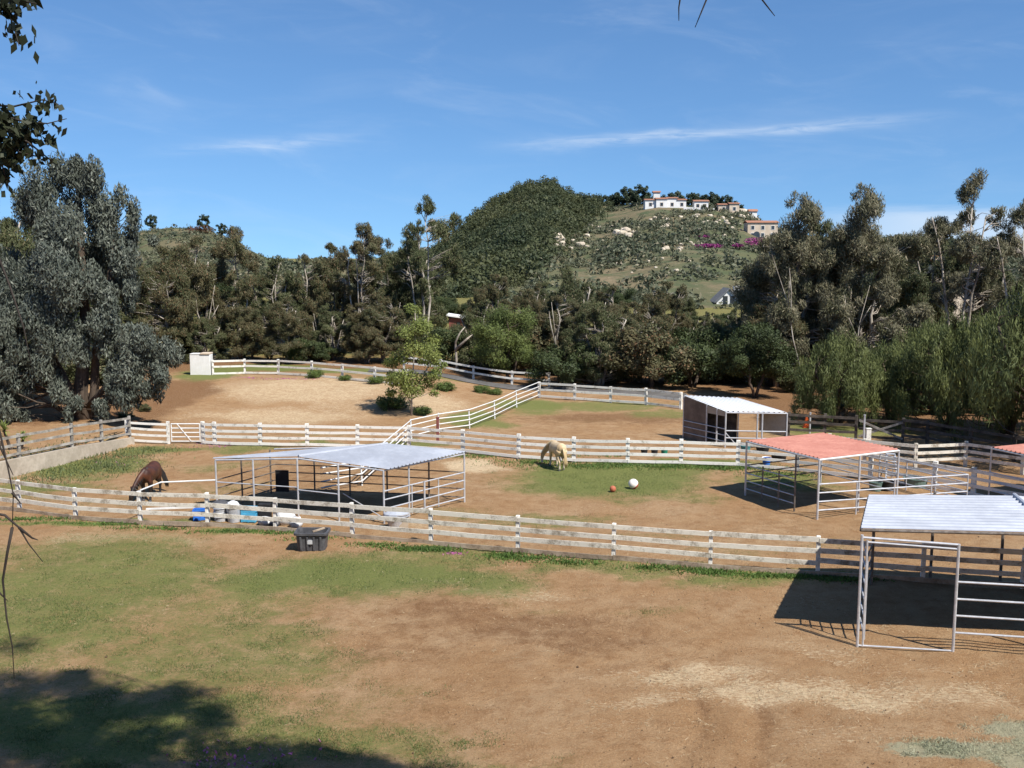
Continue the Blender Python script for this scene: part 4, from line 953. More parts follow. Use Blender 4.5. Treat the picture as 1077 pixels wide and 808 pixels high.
for x_, y_ in (tuple(gbk[:2]), (13.75,31.75), (15.85,31.35), (19.6,30.7)): pipe(r, 'post', [V3((x_,y_),-.05), V3((x_,y_),2.9)], .05, 'dark_pipe')
for a_, b_ in ((fl,bl),(fl,rf),(bl,rb),(rf,rb)): pipe(r, 'beam', [a_-Vector((0,0,.06)), b_-Vector((0,0,.06))], .042, 'dark_pipe')
gs0, gs1 = g1b+Vector((.12,.25,0)), g1b+Vector((.62,2.1,0))   # gate leaf swung inward
for h in (.2,.65,1.1,1.55,2.0,2.4): pipe(r, 'gate_rail', [V3(gs0,h), V3(gs1,h)], .022)
for q in (gs0, gs1): pipe(r, 'gate_upright', [V3(q,.12), V3(q,2.45)], .026)
for h in (.5,.95,1.4): pipe(r, 'rail', [V3(gs1,h), V3(gbk,h)], .024, 'dark_pipe')
# E: red roof at right edge
r = empty('horse_shelter', (23,42,0), 'red-roofed pipe shelter cut off by the right edge of the picture', 'shelter')
a_ = atz(1043,470.5,2.3); e1 = Vector((.42,-1.0,0)).normalized(); e2 = Vector((1.0,.42,0)).normalized()
sheet([a_+e1*4, a_+e1*4+e2*4.5, a_+e2*4.5, a_], .22).build('roof', M['roof_red'], r)
for p_ in (a_, a_+e1*4, a_+e1*4+e2*4.4, a_+e2*4.4): pipe(r, 'post', [V3(p_,-.1), V3(p_,2.28)], .04)
for p_, q_ in ((a_,a_+e1*4),(a_,a_+e2*4.4),(a_+e1*4,a_+e1*4+e2*4.4)): pipe(r, 'beam', [p_-Vector((0,0,.06)), q_-Vector((0,0,.06))], .035)
for h in (.4,.8,1.2): pipe(r, 'rail', [V3(a_,h), V3(a_+e1*4,h)], .026)

# ------------------------------------------------------------------ tubs, buckets, balls
def bucket(name, p, r0, r1, h, m, label, group=None, sx=1, sy=1, rz=0, handle=True, cat='bucket'):
    root = empty(name, tuple(p), label, cat, group)
    mb = MB(); mb.lathe(p, [(0.001,0),(r0,0),(r0*.5+r1*.5,h*.5),(r1,h*.92),(r1*1.07,h*.93),(r1*1.07,h),(r1*.95,h),(r0*.9,.05),(0.001,.05)], 22, sx, sy, rz); mb.build('body', M[m], root, smooth=False)
    if handle:
        mb = MB(); ca, sa = math.cos(rz), math.sin(rz)
        pts = []
        for k in range(9):
            a = PI*k/8; x = r1*1.08*math.cos(a)*sx; pts.append((p.x+x*ca+.12*r1*math.sin(a)*sa, p.y+x*sa+.35*r1*math.sin(a), p.z+h*.95+.06*math.sin(a)))
        mb.tube(pts, .012, 5); mb.build('handle', M['galv'], root)
    return root
def crate(p, w, d, h, m, label, rz=0):
    root = empty('crate', tuple(p), label, 'crate')
    mb = MB(); ca, sa = math.cos(rz), math.sin(rz); L = lambda x, y, z: (p.x+x*ca-y*sa, p.y+x*sa+y*ca, p.z+z)
    t_ = .025
    mb.box(L(0,0,.02), (w-.06,d-.06,.04), rz)
    for s in (-1,1):
        for k in range(3):
            zc = h*(.17+.33*k); mb.box(L(0,s*(d/2-t_/2),zc), (w,t_,h*.24), rz); mb.box(L(s*(w/2-t_/2),0,zc), (t_,d-2*t_-.004,h*.24), rz)
        for q in (-1,0,1): mb.box(L(q*(w/2-.03),s*(d/2-t_/2),h*.5), (.05,t_*.9,h*.98), rz)
    bevel(mb.build('body', M[m], root), .004, 1)
    mb = MB()
    for s in (-1,1): mb.box(L(0,s*(d/2+.012),h*.97),(w+.04,.03,.04),rz); mb.box(L(s*(w/2+.012),0,h*.97),(.03,d-.02,.04),rz)
    mb.build('rim', M[m], root); return root
# dark tub in front of the fence
p = at(329,577.5); r = empty('muck_tub', tuple(p), 'large dark grey plastic tub standing in front of the board fence', 'tub')
def rtub(mb, p, w0, d0, w1, d1, z0, z1, n=6, rz=0):
    def ring(w, d, z, c=.12):
        pts = []
        for sx, sy, a0 in ((1,1,0),(-1,1,PI/2),(-1,-1,PI),(1,-1,1.5*PI)):
            for k in range(n): a = a0+PI/2*k/(n-1); pts.append((p.x+sx*(w/2-c)+c*math.cos(a), p.y+sy*(d/2-c)+c*math.sin(a), p.z+z))
        return pts
    return ring
mb = MB(); ring = rtub(mb, p, 0,0,0,0,0,0); R = [ring(.98,.62,0), ring(1.08,.72,.55), ring(1.10,.74,.60), ring(1.22,.86,.61), ring(1.22,.86,.69), ring(1.06,.70,.69), ring(.9,.56,.08)]
n_ = len(R[0]); fs = [(i*n_+k, i*n_+(k+1)%n_, (i+1)*n_+(k+1)%n_, (i+1)*n_+k) for i in range(len(R)-1) for k in range(n_)]; fs += [tuple(range(n_-1,-1,-1)), tuple(6*n_+k for k in range(n_))]
mb.add([v for q in R for v in q], fs); mb.build('body', M['grey_plastic'], r)
for x in (-.36,-.12,.12,.36):
    mb = MB(); mb.bar((p.x+x*.94,p.y-.335,p.z+.04),(p.x+x,p.y-.385,p.z+.55),.07,.05,(0,1,0)); bevel(mb.build('rib', M['grey_plastic'], r))
mb = MB(); mb.box((p.x-.02,p.y-.375,p.z+.36),(.18,.05,.14)); mb.build('label_plate', M['galv'], r)
mb = MB(); mb.bar((p.x+.05,p.y-.2,p.z+.70),(p.x+.42,p.y+.1,p.z+.76),.1,.04); mb.build('stick_debris', M['ground_board'], r)
# things behind the front fence
crate(at(211.5,546.5), .55,.42,.42,'blue','blue plastic crate behind the front fence left of the metal cans',.15)
q = at(232.5,547.5); root = bucket('metal_can', q, .25,.29,.72,'galv','ribbed grey metal can with a dark lid beside the blue crate', cat='can', handle=False)
mb = MB(); 
for z in (.18,.36,.54): mb.lathe(q,[(.262+.04*z/.72,z-.015),(.285+.04*z/.72,z),(.262+.04*z/.72,z+.015)],22)
mb.build('rib', M['galv'], root); mb = MB(); mb.lathe(q,[(.30,.72),(.30,.75),(.2,.80),(.06,.83),(.06,.88),(.001,.88)],22); mb.build('lid', M['grey_plastic'], root)
q = at(246.5,548.5); root = bucket('metal_can', q, .24,.30,.62,'galv','open pale metal can with a white feed bag stuffed in it', cat='can', handle=False)
mb = MB(); mb.lathe(q+Vector((-.04,0,.5)),[(.24,0),(.27,.15),(.2,.28),(.08,.34),(.001,.33)],9,1,.9,.4); mb.build('bag', M['bag_white'], root)
crate(at(263,548.5), .6,.42,.58,'light_blue','tall light blue plastic crate behind the front fence',-.1)
q = at(277,550); mb = MB(); mb.box((q.x,q.y+.3,q.z+.36),(.5,.3,.7),.05); mb.tube([(q.x-.12,q.y+.12,q.z+.5),(q.x-.12,q.y+.16,q.z+.5)],[.08,.08],12); tag(bevel(mb.build('feed_box', M['black_rubber'], loc=tuple(q)),.03), 'black box with a round hole beside the light blue crate', 'box')
def sack(p, sx, sy, sz, label, rz=0, m='bag_white'):
    mb = MB(); N = 12; vs = []; fs = []; rr = random.Random(len(label))
    for j in range(9):
        v = j/8; z = sz*v; k = (math.sin(PI*min(max(v,.06),.94)))**.35
        for i in range(N):
            a = 2*PI*i/N; e = 1+rr.uniform(-.08,.08); ca = abs(math.cos(a))**.6*(1 if math.cos(a) >= 0 else -1); s_ = abs(math.sin(a))**.6*(1 if math.sin(a) >= 0 else -1)
            x, y = sx/2*ca*k*e, sy/2*s_*k*e; vs.append((p.x+x*math.cos(rz)-y*math.sin(rz), p.y+x*math.sin(rz)+y*math.cos(rz), p.z+z+rr.uniform(-.02,.02)))
    for j in range(8):
        for i in range(N): fs.append((j*N+i, j*N+(i+1)%N, (j+1)*N+(i+1)%N, (j+1)*N+i))
    fs += [tuple(range(N-1,-1,-1)), tuple(8*N+i for i in range(N))]
    mb.add(vs, fs); return tag(mb.build('sack', M[m], smooth=True, loc=tuple(p)), label, 'sack')
sack(at(279,552.3), .55,.4,.32,'small white sack on the ground beside the black box')
sack(at(301,552), .75,.42,.6,'big white sack behind the front fence post near the dark grey tub', .2)
sack(at(312,555), .5,.4,.42,'crumpled white sack right of the big white one', -.3)
sack(at(289,553.5), .4,.35,.25,'dark sack on the ground between the white sacks', .3, 'grey_plastic')
# pale tub with sheet inside gabled shelter
q = at(417,556); root = bucket('wash_tub', q, .26,.44,.62,'galv','pale galvanised tub draped with a white sheet behind the front fence', cat='tub', sx=1.05, sy=.8, handle=False)
mb = MB(); mb.lathe(q+Vector((0,0,.6)),[(.52,-.1),(.50,.03),(.3,.12),(.12,.06),(.001,.1)],11,1.0,.75,.3); mb.build('sheet', M['roof_white'], root)
q = at(424,557); mb = MB(); mb.box((q.x,q.y+.1,q.z+.2),(.36,.3,.42),.2); mb.box((q.x,q.y+.1,q.z+.42),(.40,.34,.03),.2); tag(bevel(mb.build('cardboard_box', M['tan_sheet'], loc=tuple(q))), 'tan box beside the pale galvanised tub', 'box')
for px, m, lab in [(677.5,'black_rubber','black bucket, leftmost of three behind the middle fence'),(688.3,'black_rubber','black bucket in the middle between the black and the green one'),(698.7,'green_plastic','green bucket at the right end of the three behind the middle fence')]:
    bucket('bucket', at(px,478.5), .15,.19,.34,m,lab,'three buckets behind the middle fence')
bucket('bucket', at(806,489.5), .17,.22,.40,'blue','blue bucket seen through the left of the red-roofed shelter')
bucket('bucket', at(784,475), .22,.28,.34,'teal','teal tub in the yard left behind the red roof', cat='tub')
bucket('rubber_tub', at(819,484.5), .33,.40,.32,'black_rubber','low black rubber tub behind the middle fence at the red shelter', cat='tub', handle=False)
bucket('rubber_tub', at(802,475.5), .30,.38,.36,'black_rubber','black rubber tub in the yard in front of the white-roofed stall', cat='tub', handle=False)
bucket('bucket', at(920.5,516), .24,.30,.42,'dull_green','dull green muck bucket in the pen of the red-roofed shelter', cat='bucket')
bucket('bucket', at(933,515.5), .26,.30,.42,'black_rubber','black muck bucket beside the dull green one in the pen')
bucket('water_trough', at(963,512), .42,.48,.42,'dull_green','round grey green water tub against the far side of the pen', cat='tub', handle=False, sx=1.1)
def stepladder(p):
    root = empty('step_ladder', tuple(p), 'small pale folding step ladder standing behind the pen rails', 'ladder')
    for s in (-1,1):
        mb = MB(); mb.bar((p.x+s*.28,p.y,p.z),(p.x+s*.18,p.y+.3,p.z+1.3),.03,.07,(1,0,0)); mb.build('side_rail', M['galv'], root)
        mb = MB(); mb.bar((p.x+s*.28,p.y+.75,p.z),(p.x+s*.18,p.y+.34,p.z+1.3),.03,.05,(1,0,0)); mb.build('rear_leg', M['galv'], root)
    for k in (1,2,3): 
        mb = MB(); mb.box((p.x,p.y+.3*k*.25,p.z+.32*k),(.46,.12,.03)); mb.build('step', M['galv'], root)
    mb = MB(); mb.box((p.x,p.y+.32,p.z+1.31),(.42,.2,.03)); mb.build('top_step', M['galv'], root)
stepladder(at(938,508))
p = at(848,449.5); root = empty('traffic_cone', tuple(p), 'orange traffic cone beside a thin grey post right of the white-roofed stall', 'cone')
mb = MB(); mb.lathe(p,[(.001,.04),(.19,.04),(.05,.72),(.001,.73)],16); mb.build('cone_body', M['orange'], root); mb = MB(); mb.box((p.x,p.y,p.z+.02),(.46,.46,.04)); mb.build('base', M['orange'], root)
# balls
def ball(p, r, label, mat):
    mb = MB(); N = 20
    mb.lathe(p+Vector((0,0,r*.97)), [(max(r*math.cos(a),.0005), r*math.sin(a)) for a in np.linspace(-PI/2,PI/2,15)], N); o = mb.build('ball', mat, smooth=True, loc=tuple(p)); return tag(o, label, 'ball')
t = NT('ball_white_red'); sx = t.node('ShaderNodeSeparateXYZ'); t.link(t.coord('Generated'), sx.inputs[0])
f_ = t.ramp(t.math('ADD', t.math('ADD', t.math('MULTIPLY', sx.outputs[0], .8), t.math('MULTIPLY', sx.outputs[2], -1.0)), t.math('MULTIPLY', sx.outputs[1], .3)), .24, .30); t.base(t.mix(f_, (.78,.72,.66), (.55,.06,.05)), .5)
ball(at(666,514), .23, 'big white and red play ball on the grass of the middle paddock', t.m)
ball(at(644.5,517.5), .145, 'smaller terracotta ball on the grass left of the big white one', mat_worn('ball_terracotta', (.36,.10,.05), (.48,.16,.09), 8, .6))

# ------------------------------------------------------------------ horses
def horse(loc, heading, scale, label, coat, mane_m, turn=0.0, sock=None, tailswing=0.0):
    pt = lambda x, y, z: Vector((x, y, z))
    def nk(x, z):      # lateral neck bend
        k = max(0, x-.55); return pt(x-.25*abs(turn)*k, turn*k*1.0, z)
    mb = MB()
    mb.tube([pt(-.86,0,1.10),pt(-.80,0,1.12),pt(-.66,0,1.12),pt(-.40,0,1.07),pt(-.1,0,1.02),pt(.2,0,1.02),pt(.48,0,1.06),pt(.68,0,1.06),pt(.78,0,1.04)],
            [(.08,.09),(.19,.2),(.27,.29),(.30,.315),(.315,.34),(.30,.33),(.255,.325),(.17,.25),(.07,.10)], 16)
    mb.tube([pt(.35,0,1.18),nk(.62,1.14),nk(.88,.98),nk(1.12,.76),nk(1.28,.56)], [(.16,.2),(.145,.24),(.115,.19),(.09,.145),(.085,.12)], 12)
    mb.tube([nk(1.24,.62),nk(1.33,.50),nk(1.39,.34),nk(1.40,.20),nk(1.385,.09),nk(1.37,.05)], [(.07,.06),(.125,.10),(.115,.085),(.078,.062),(.07,.06),(.03,.03)], 12)
    for s in (-1,1):
        e = nk(1.25,.66); mb.tube([e+pt(0,s*.06,-.03), e+pt(.0,s*.085,.05), e+pt(.03,s*.09,.13)], [.035,.034,.008], 8)
    LEG = []
    for s in (-1,1):
        y = s*.15; st_ = .06*s
        mb.tube([pt(.50,y*.8,1.0),pt(.52,y,.80),pt(.50+st_*.3,y,.66),pt(.50+st_,y,.45),pt(.50+st_,y,.40),pt(.50+st_*1.3,y,.20),pt(.51+st_*1.3,y,.13),pt(.55+st_*1.3,y,.06)], [(.17,.12),(.14,.11),(.10,.085),(.062,.066),(.058,.062),(.042,.045),(.052,.055),(.046,.05)][::1], 10)
        LEG.append((.565+st_*1.3, y))
        sb = -.09*s
        mb.tube([pt(-.58,y*.8,1.05),pt(-.52,y,.86),pt(-.50+sb*.4,y,.70),pt(-.66+sb,y,.52),pt(-.71+sb,y,.47),pt(-.69+sb,y,.28),pt(-.68+sb,y,.14),pt(-.64+sb,y,.06)], [(.27,.19),(.25,.17),(.175,.125),(.07,.08),(.065,.075),(.046,.052),(.054,.057),(.048,.05)], 10)
        LEG.append((-.625+sb, y))
    o = mb.build('horse', coat, smooth=True)
    m = o.modifiers.new('r', 'REMESH'); m.mode = 'VOXEL'; m.voxel_size = .026; m.use_smooth_shade = True
    m = o.modifiers.new('s', 'SMOOTH'); m.factor = .5; m.iterations = 4
    dg = bpy.context.evaluated_depsgraph_get(); dg.update(); me = bpy.data.meshes.new_from_object(o.evaluated_get(dg)); o.modifiers.clear(); o.data = me
    me.polygons.foreach_set('use_smooth', np.ones(len(me.polygons), bool))
    if not me.materials: me.materials.append(coat)
    tag(o, label, 'horse')
    mb = MB()
    for k in range(7):
        dy = (k-3)*.014; mb.tube([pt(-.84,dy*.5,1.20),pt(-.95,dy+tailswing*.2,1.10),pt(-1.0-.01*k,dy*1.4+tailswing*.6,.80),pt(-.98,dy*1.8+tailswing,.45),pt(-.96,dy*1.2+tailswing*1.15,.22+.03*(k%3))], [.03,.036,.034,.026,.008], 6)
    mb.build('tail', M[mane_m], o, smooth=True)
    mb = MB()
    for k in range(12):
        u = k/11; x = .45+.83*u; z = np.interp(x, [.45,.62,.88,1.12,1.28],[1.34,1.36,1.17,.92,.70]); b = nk(x, z-.03)
        mb.tube([b, b+pt(-.01,.06,.02), b+pt(-.03,.13,-.10), b+pt(-.03,.14,-.24-.05*(k%3))], [.03,.04,.035,.01], 6)
    mb.build('mane', M[mane_m], o, smooth=True)
    for x, y in LEG:
        mb = MB(); mb.lathe((x,y,0),[(.001,0),(.072,0),(.055,.075),(.001,.08)],12,1.1,.95); mb.build('hoof', M['grey_plastic'], o)
    o.location = loc; o.rotation_euler.z = math.atan2(heading[1], heading[0]); o.scale = (scale,)*3
    return o
def coat_mat(name, c1, c2, leg, lz=.45, face=None):
    t = NT(name); co = t.coord('Object'); sx = t.node('ShaderNodeSeparateXYZ'); t.link(co, sx.inputs[0])
    n = t.noise(co, 2.5, 4); c = t.mix(t.ramp(n,.35,.65), c1, c2)
    c = t.mix(t.ramp(t.math('ADD', sx.outputs[2], t.math('MULTIPLY', n, .15)), lz, lz+.15), leg, c)
    t.base(c, .5, 0, .35); t.link(t.bump(t.noise(co, 60, 2), .15, .01), t.b.inputs['Normal']); return t.m
M['mane_cream'] = mat_worn('cream_mane', (.46,.33,.17), (.60,.46,.28), 9, .6, stretch=(1,1,.2)); M['mane_black'] = mat_worn('black_mane', (.012,.01,.009), (.03,.025,.022), 9, .5, stretch=(1,1,.2))
hpz = at(587,495); hd = Vector((-.30,.95)).normalized()
horse((hpz.x+hd.x*.62+.16, hpz.y+hd.y*.62, hpz.z-.01), hd, .98, 'cream palomino horse grazing by the middle fence, seen from behind', coat_mat('palomino_coat', (.50,.36,.20), (.62,.48,.30), (.58,.49,.38), .3), 'mane_cream', turn=.42, tailswing=-.10)
hb = at(158,525); hd = Vector((.06,-1.0)).normalized()
horse((hb.x-.05, hb.y+.25, hb.z-.01), hd, 1.09, 'dark bay horse grazing behind the front fence at left', coat_mat('bay_coat', (.040,.016,.010), (.085,.030,.014), (.018,.013,.011), .72), 'mane_black', turn=-.45, tailswing=.34)

# ------------------------------------------------------------------ weeds, grass, straw
def ground_tufts(name, mat, n, sampler, L, W, label, cat, h=.5, seed=2):
    rng = np.random.default_rng(seed); xy = sampler(n, rng); n = len(xy)
    z = gz(xy[:,0], xy[:,1]); d = rng.normal(size=(n,3))*np.array([.55,.55,.25]); d[:,2] = np.abs(d[:,2])+h; d /= np.linalg.norm(d, axis=1)[:,None]
    s = np.cross(d, rng.normal(size=(n,3))); s /= np.linalg.norm(s, axis=1)[:,None]
    l = (L*rng.uniform(.5,1.3,n))[:,None]; w = (W*rng.uniform(.7,1.3,n))[:,None]; b = np.stack([xy[:,0], xy[:,1], z-.01], -1)
    V = np.stack([b-s*w*.35, b+s*w*.35, b+d*l*.55+s*w*.5, b+d*l], 1).reshape(-1,3)
    return tag(link_mesh(name, arr_mesh(name, V, np.arange(4*n).reshape(n,4), M[mat])), label, cat, kind='stuff')
def lookup(F_, xy):
    j = np.clip(np.searchsorted(XS, xy[:,0])-1, 0, len(XS)-2); i = np.clip(np.searchsorted(YS, xy[:,1])-1, 0, len(YS)-2); return F_[i, j]
def grass_s(n, rng):
    Y = 19.5+ (rng.random(n)**1.3)*37; X = rng.uniform(-1,1,n)*(Y*.55+1); xy = np.stack([X,Y],-1)
    keep = lookup(gR, xy) + (vnoise(X, Y, 51, .5)-.5)*.9 > .45+.3*rng.random(n); return xy[keep]
ground_tufts('grass', 'grass_blade', 480000, grass_s, .065, .014, 'short patchy green grass over the paddocks', 'grass')
FP = [at(px, py) for px, py in [(-60,526),(21,538),(80,546),(148,551),(218.6,553.5),(289.7,558),(370.7,565),(453.4,572),(544.6,580.5),(645,589),(747,598),(860,605),(905,608)]]
def fence_s(dens, lo, hi, spots, sd=.3):
    def f(n, rng):
        out = []
        for px, py, m, sx, sy in spots:
            p = at(px, py); k = int(m*dens); q = np.stack([p.x+rng.normal(size=k)*sx, p.y+rng.normal(size=k)*sy], -1); out.append(q)
        return np.concatenate(out)
    return f
W1 = [(300,561,1,.7,.15),(330,566,.6,.6,.15),(395,574,1,.5,.15),(430,578,1.3,.45,.16),(460,578,1.2,.4,.16),(530,585,1.4,.35,.18),(560,588,1.2,.6,.2),(600,592,.8,.6,.15),(690,597,.9,.5,.15),(740,601,1.6,.45,.2),(765,604,1.1,.4,.16),(800,606,.9,.4,.14),(830,607,1.5,.5,.15),(875,608,1.6,.6,.18),(905,610,.8,.5,.15),(100,552,1,1.2,.12),(160,556,.8,.9,.12),(40,546,1,1,.12),(240,559,1,.9,.12)]
ground_tufts('weeds', 'weed_leaf', 1, fence_s(420,0,0,W1), .13, .05, 'bright green weeds along the foot of the front board fence', 'weeds', .45)
W2_ = [(620,490,1.5,2.2,.4),(700,491,1.8,2.0,.35),(760,493,1,1.2,.3),(560,486,.8,1.2,.3),(820,499,1,1,.3),(800,492,.6,1,.3),(500,480,.5,.8,.3),(640,480,.3,2,.2)]
ground_tufts('weeds', 'weed_leaf', 1, fence_s(900,0,0,W2_), .12, .05, 'lush green weeds along the middle white fence by the palomino', 'weeds', .45, 5)
W3 = [(90,488,2,1.6,1.2),(120,480,2,1.2,1.0),(60,497,1.5,1.6,1),(110,492,1.5,1,.8),(40,505,1,1.4,.8),(150,474,1,1.2,.6)]
ground_tufts('weeds', 'weed_grey', 1, fence_s(330,0,0,W3), .17, .05, 'grey green weeds below the concrete retaining wall', 'weeds', .7, 6)
ground_tufts('pink_flowers', 'pink', 1, fence_s(110,0,0,[(265,397.5,1,1.1,.25),(300,398.5,1.4,1.5,.25),(235,468.5,1.0,1.0,.4),(225,470,.4,.4,.3),(130,488,.25,.8,.4),(478,583,.5,.18,.1),(280,796,.5,.6,.3),(230,800,.3,.5,.3)]), .09, .06, 'small pink flowers dotted along the verge and the fences', 'flowers', .4, 7)
def straw_s(n, rng):
    Y = rng.uniform(19.5,36,n); X = rng.uniform(-1,1,n)*(Y*.55); xy = np.stack([X,Y],-1); return xy[lookup(gP, xy)+(vnoise(X,Y,61,.45)-.5)*1.3 + (rng.random(n) < .06)*.6 > .42+.4*rng.random(n)]
ground_tufts('straw', 'straw', 90000, straw_s, .10, .012, 'loose pale straw scattered over the foreground dirt', 'straw', .0, 8)
def hay_s(n, rng):
    Y = rng.uniform(19.5,24,n); X = rng.uniform(6,13,n); xy = np.stack([X,Y],-1); return xy[lookup(gH, xy)+(vnoise(X,Y,63,.35)-.5)*1.0 > .45+.3*rng.random(n)]
ground_tufts('hay', 'hay', 80000, hay_s, .10, .011, 'thin pale green hay spread on the dirt at the bottom right', 'hay', .1, 9)
# clods and droppings
rng = np.random.default_rng(91); V = []; parts = []
import bmesh
bm = bmesh.new(); bmesh.ops.create_icosphere(bm, subdivisions=1, radius=1); iv = np.array([v.co[:] for v in bm.verts]); bm.faces.ensure_lookup_table(); it = np.array([[v.index for v in f.verts] for f in bm.faces]); bm.free()
for i in range(1500):
    Y = 19.5+rng.random()**1.4*32; X = rng.uniform(-1,1)*Y*.53; s = rng.uniform(.007,.020)
    if rng.random() < .02: s *= 2.2
    parts.append((iv*s*rng.uniform(.7,1.3,(len(iv),1))*np.array([1,1,.7])+np.array([X,Y,float(gz(X,Y))+s*.3]), it))
V, T_ = join(parts); tag(link_mesh('clods', arr_mesh('clods', V, T_, M['debris'])), 'small dark clods and droppings scattered over the dirt', 'clods', kind='stuff')
# yucca
p = Vector((-25.3,50.2,float(gz(-25.3,50.2)))); root = empty('yucca', tuple(p), 'spiky light green yucca behind the left board fence', 'plant')
rng = np.random.default_rng(15)
for hx_, hz_ in ((-.6,1.0),(.35,.55),(-1.1,.7)):
    mb = MB(); mb.tube([(p.x+hx_*.5,p.y,p.z-.1),(p.x+hx_,p.y,p.z+hz_)], [.09,.07], 8); mb.build('trunk', M['bark_brown'], root)
    mb = MB()
    for k in range(46):
        a = rng.random()*2*PI; el = rng.uniform(-.2,1.4); d = Vector((math.cos(a)*math.cos(el), math.sin(a)*math.cos(el), math.sin(el))); b0 = Vector((p.x+hx_,p.y,p.z+hz_)); s = d.cross(Vector((0,0,1)))
        if s.length < .1: s = Vector((1,0,0))
        s = s.normalized()*.035; l = rng.uniform(.5,.75); m_ = b0+d*l*.55; e_ = b0+d*l+Vector((0,0,-.12))
        mb.add([b0-s*.6,b0+s*.6,m_+s,e_,m_-s], [(0,1,2,4),(4,2,3)])
    mb.build('leaf_rosette', M['spring_leaf'], root)

# ------------------------------------------------------------------ foreground tree overhanging the view
tx, ty = -9.5, 7.5; tz = float(gz(tx, ty)); rng = np.random.default_rng(44)
root = empty('poplar_tree', (tx, ty, tz), 'dark tree overhanging the left edge, its leafy and bare twigs hanging close to the camera', 'tree')
mb = MB(); T0 = Vector((tx,ty,tz-.3)); lim = []
trunk = [T0, Vector((tx+.3,ty+.2,tz+3)), Vector((tx+.9,ty+.9,tz+6)), Vector((tx+2.0,ty+1.8,16.0)), Vector((tx+3.5,ty+2.4,19))]
mb.tube(trunk, [.42,.34,.28,.2,.1], 12)
limbs = [[trunk[3], Vector((-5,10.5,17)), Vector((-1.5,12,17.6)), Vector((2.0,12.5,18))], [trunk[2], Vector((-6.5,9.6,14.8)), Vector((-3.6,11,16.2)), Vector((-.5,10.5,17.0))],
  [trunk[3], Vector((-6.5,12,17)), Vector((-4.5,15,18.8))], [trunk[3], Vector((-3.5,8.5,17.2)), Vector((.5,8.5,17.4)), Vector((3.6,8.6,17.2))], [trunk[2], Vector((-7.5,8.0,13.6)), Vector((-6.2,8.0,13.4)), Vector((-5.0,8.0,12.6))], [trunk[3], Vector((-8,11,17.5)), Vector((-8.5,13,18.5))]]
for l in limbs: mb.tube([tuple(v) for v in l], [.13*(1-.7*i/(len(l)-1)) for i in range(len(l))], 8)
parts = []
def cluster(c, r, n, L=.11):
    parts.append(leaves(clump_pts(c, r, n, rng, .6), L, L*.72, .6, rng))
for i in range(40):
    l = limbs[[0,1,2,3,5][i % 5]]; u = rng.random(); k = min(int(u*(len(l)-1)), len(l)-2); f_ = u*(len(l)-1)-k; q = l[k].lerp(l[k+1], f_)
    c = np.array(q)+rng.normal(size=3)*np.array([1.1,1.1,.5]); c[2] = max(c[2], CH + c[1]*.30 + 1.3)
    mb.tube([tuple(q), tuple((np.array(q)+c)/2+rng.normal(size=3)*.1), tuple(c)], [.035,.022,.008], 5)
    cluster(c, (.85,.85,.5), 420)
# hanging leafy twigs in view (about 8 m away)
hang = [[(-60,60),(-20,110),(15,112),(45,105),(62,110)], [(-50,80),(-10,118),(25,128),(50,130),(70,125)], [(-40,100),(-5,140),(20,160),(40,165)], [(-30,-60),(-5,-20),(8,10),(15,30),(20,48)], [(-20,-50),(5,-15),(18,0),(38,4)], [(-40,70),(-15,125),(0,165),(8,195)], [(-40,60),(-5,130),(30,150),(55,170)]]
for hl in hang:
    pts = [atd(px, py, 8.0+.5*rng.normal()*.3) for px, py in hl]; mb.tube([tuple(v) for v in pts], [.018,.012,.008,.005,.003][:len(pts)], 5)
    for a_, b_ in zip(pts[:-1], pts[1:]):
        for k in range(12):
            q = np.array(a_.lerp(b_, rng.random()))+rng.normal(size=3)*np.array([.05,.05,.05])-np.array([0,0,.03])
            parts.append(leaves(q[None,:], .075, .058, 1.2, rng))
for px, py, rr, n in [(8,128,.10,60),(20,148,.12,70),(5,160,.12,70),(32,132,.08,30),(-5,140,.14,90),(12,172,.10,45),(2,185,.08,25),(52,150,.05,10),(45,115,.05,9),(8,15,.06,18),(15,28,.04,10),(3,5,.06,20),(22,42,.03,5),(28,5,.03,4)]:
    parts.append(leaves(clump_pts(atd(px,py,8.0), (rr,rr*1.5,rr), n, rng, .6), .075, .058, 1.2, rng))
bare = [[(-40,200),(-5,262),(10,300),(25,345),(33,385)], [(-50,380),(-10,430),(0,455),(8,490),(14,520),(13,555)], [(-12,440),(0,470),(14,500)], [(-10,540),(5,542),(20,555),(30,572),(45,591)], [(20,555),(34,566),(40,568)], [(13,555),(8,580),(3,610),(7,650),(13,680),(15,714)], [(-10,610),(0,624),(8,632)], [(13,518),(22,530)]]
for bl_ in bare:
    pts = [atd(px, py, 8.2) for px, py in bl_]; mb.tube([tuple(v) for v in pts], [.014-.011*i/(len(pts)-1) for i in range(len(pts))], 5)
a_, b_ = atd(-40,200,8.2), atd(-50,380,8.2)
mb.tube([(-5.0,8.0,12.6), (-4.75,8.2,11.9), tuple(a_)], [.03,.025,.014], 6); mb.tube([tuple(a_), (-4.75,8.2,10.3), tuple(b_)], [.014,.016,.012], 6); mb.tube([tuple(b_), (-4.7,8.2,8.9), tuple(atd(-10,540,8.2))], [.014,.014,.013], 6); mb.tube([tuple(atd(-10,540,8.2)), tuple(atd(-14,580,8.2)), tuple(atd(-10,610,8.2))], [.013,.011,.010], 5)
for hl in hang: mb.tube([(-5.0,8.0,12.6), tuple(atd(*hl[0], 8.0))], [.02,.015], 5)
mb.build('trunk', M['bark_dark'], root, smooth=True)
V, Qd = join(parts); o = link_mesh('crown', arr_mesh('crown', V-np.array([tx,ty,tz]), Qd, M['poplar_leaf']), root)

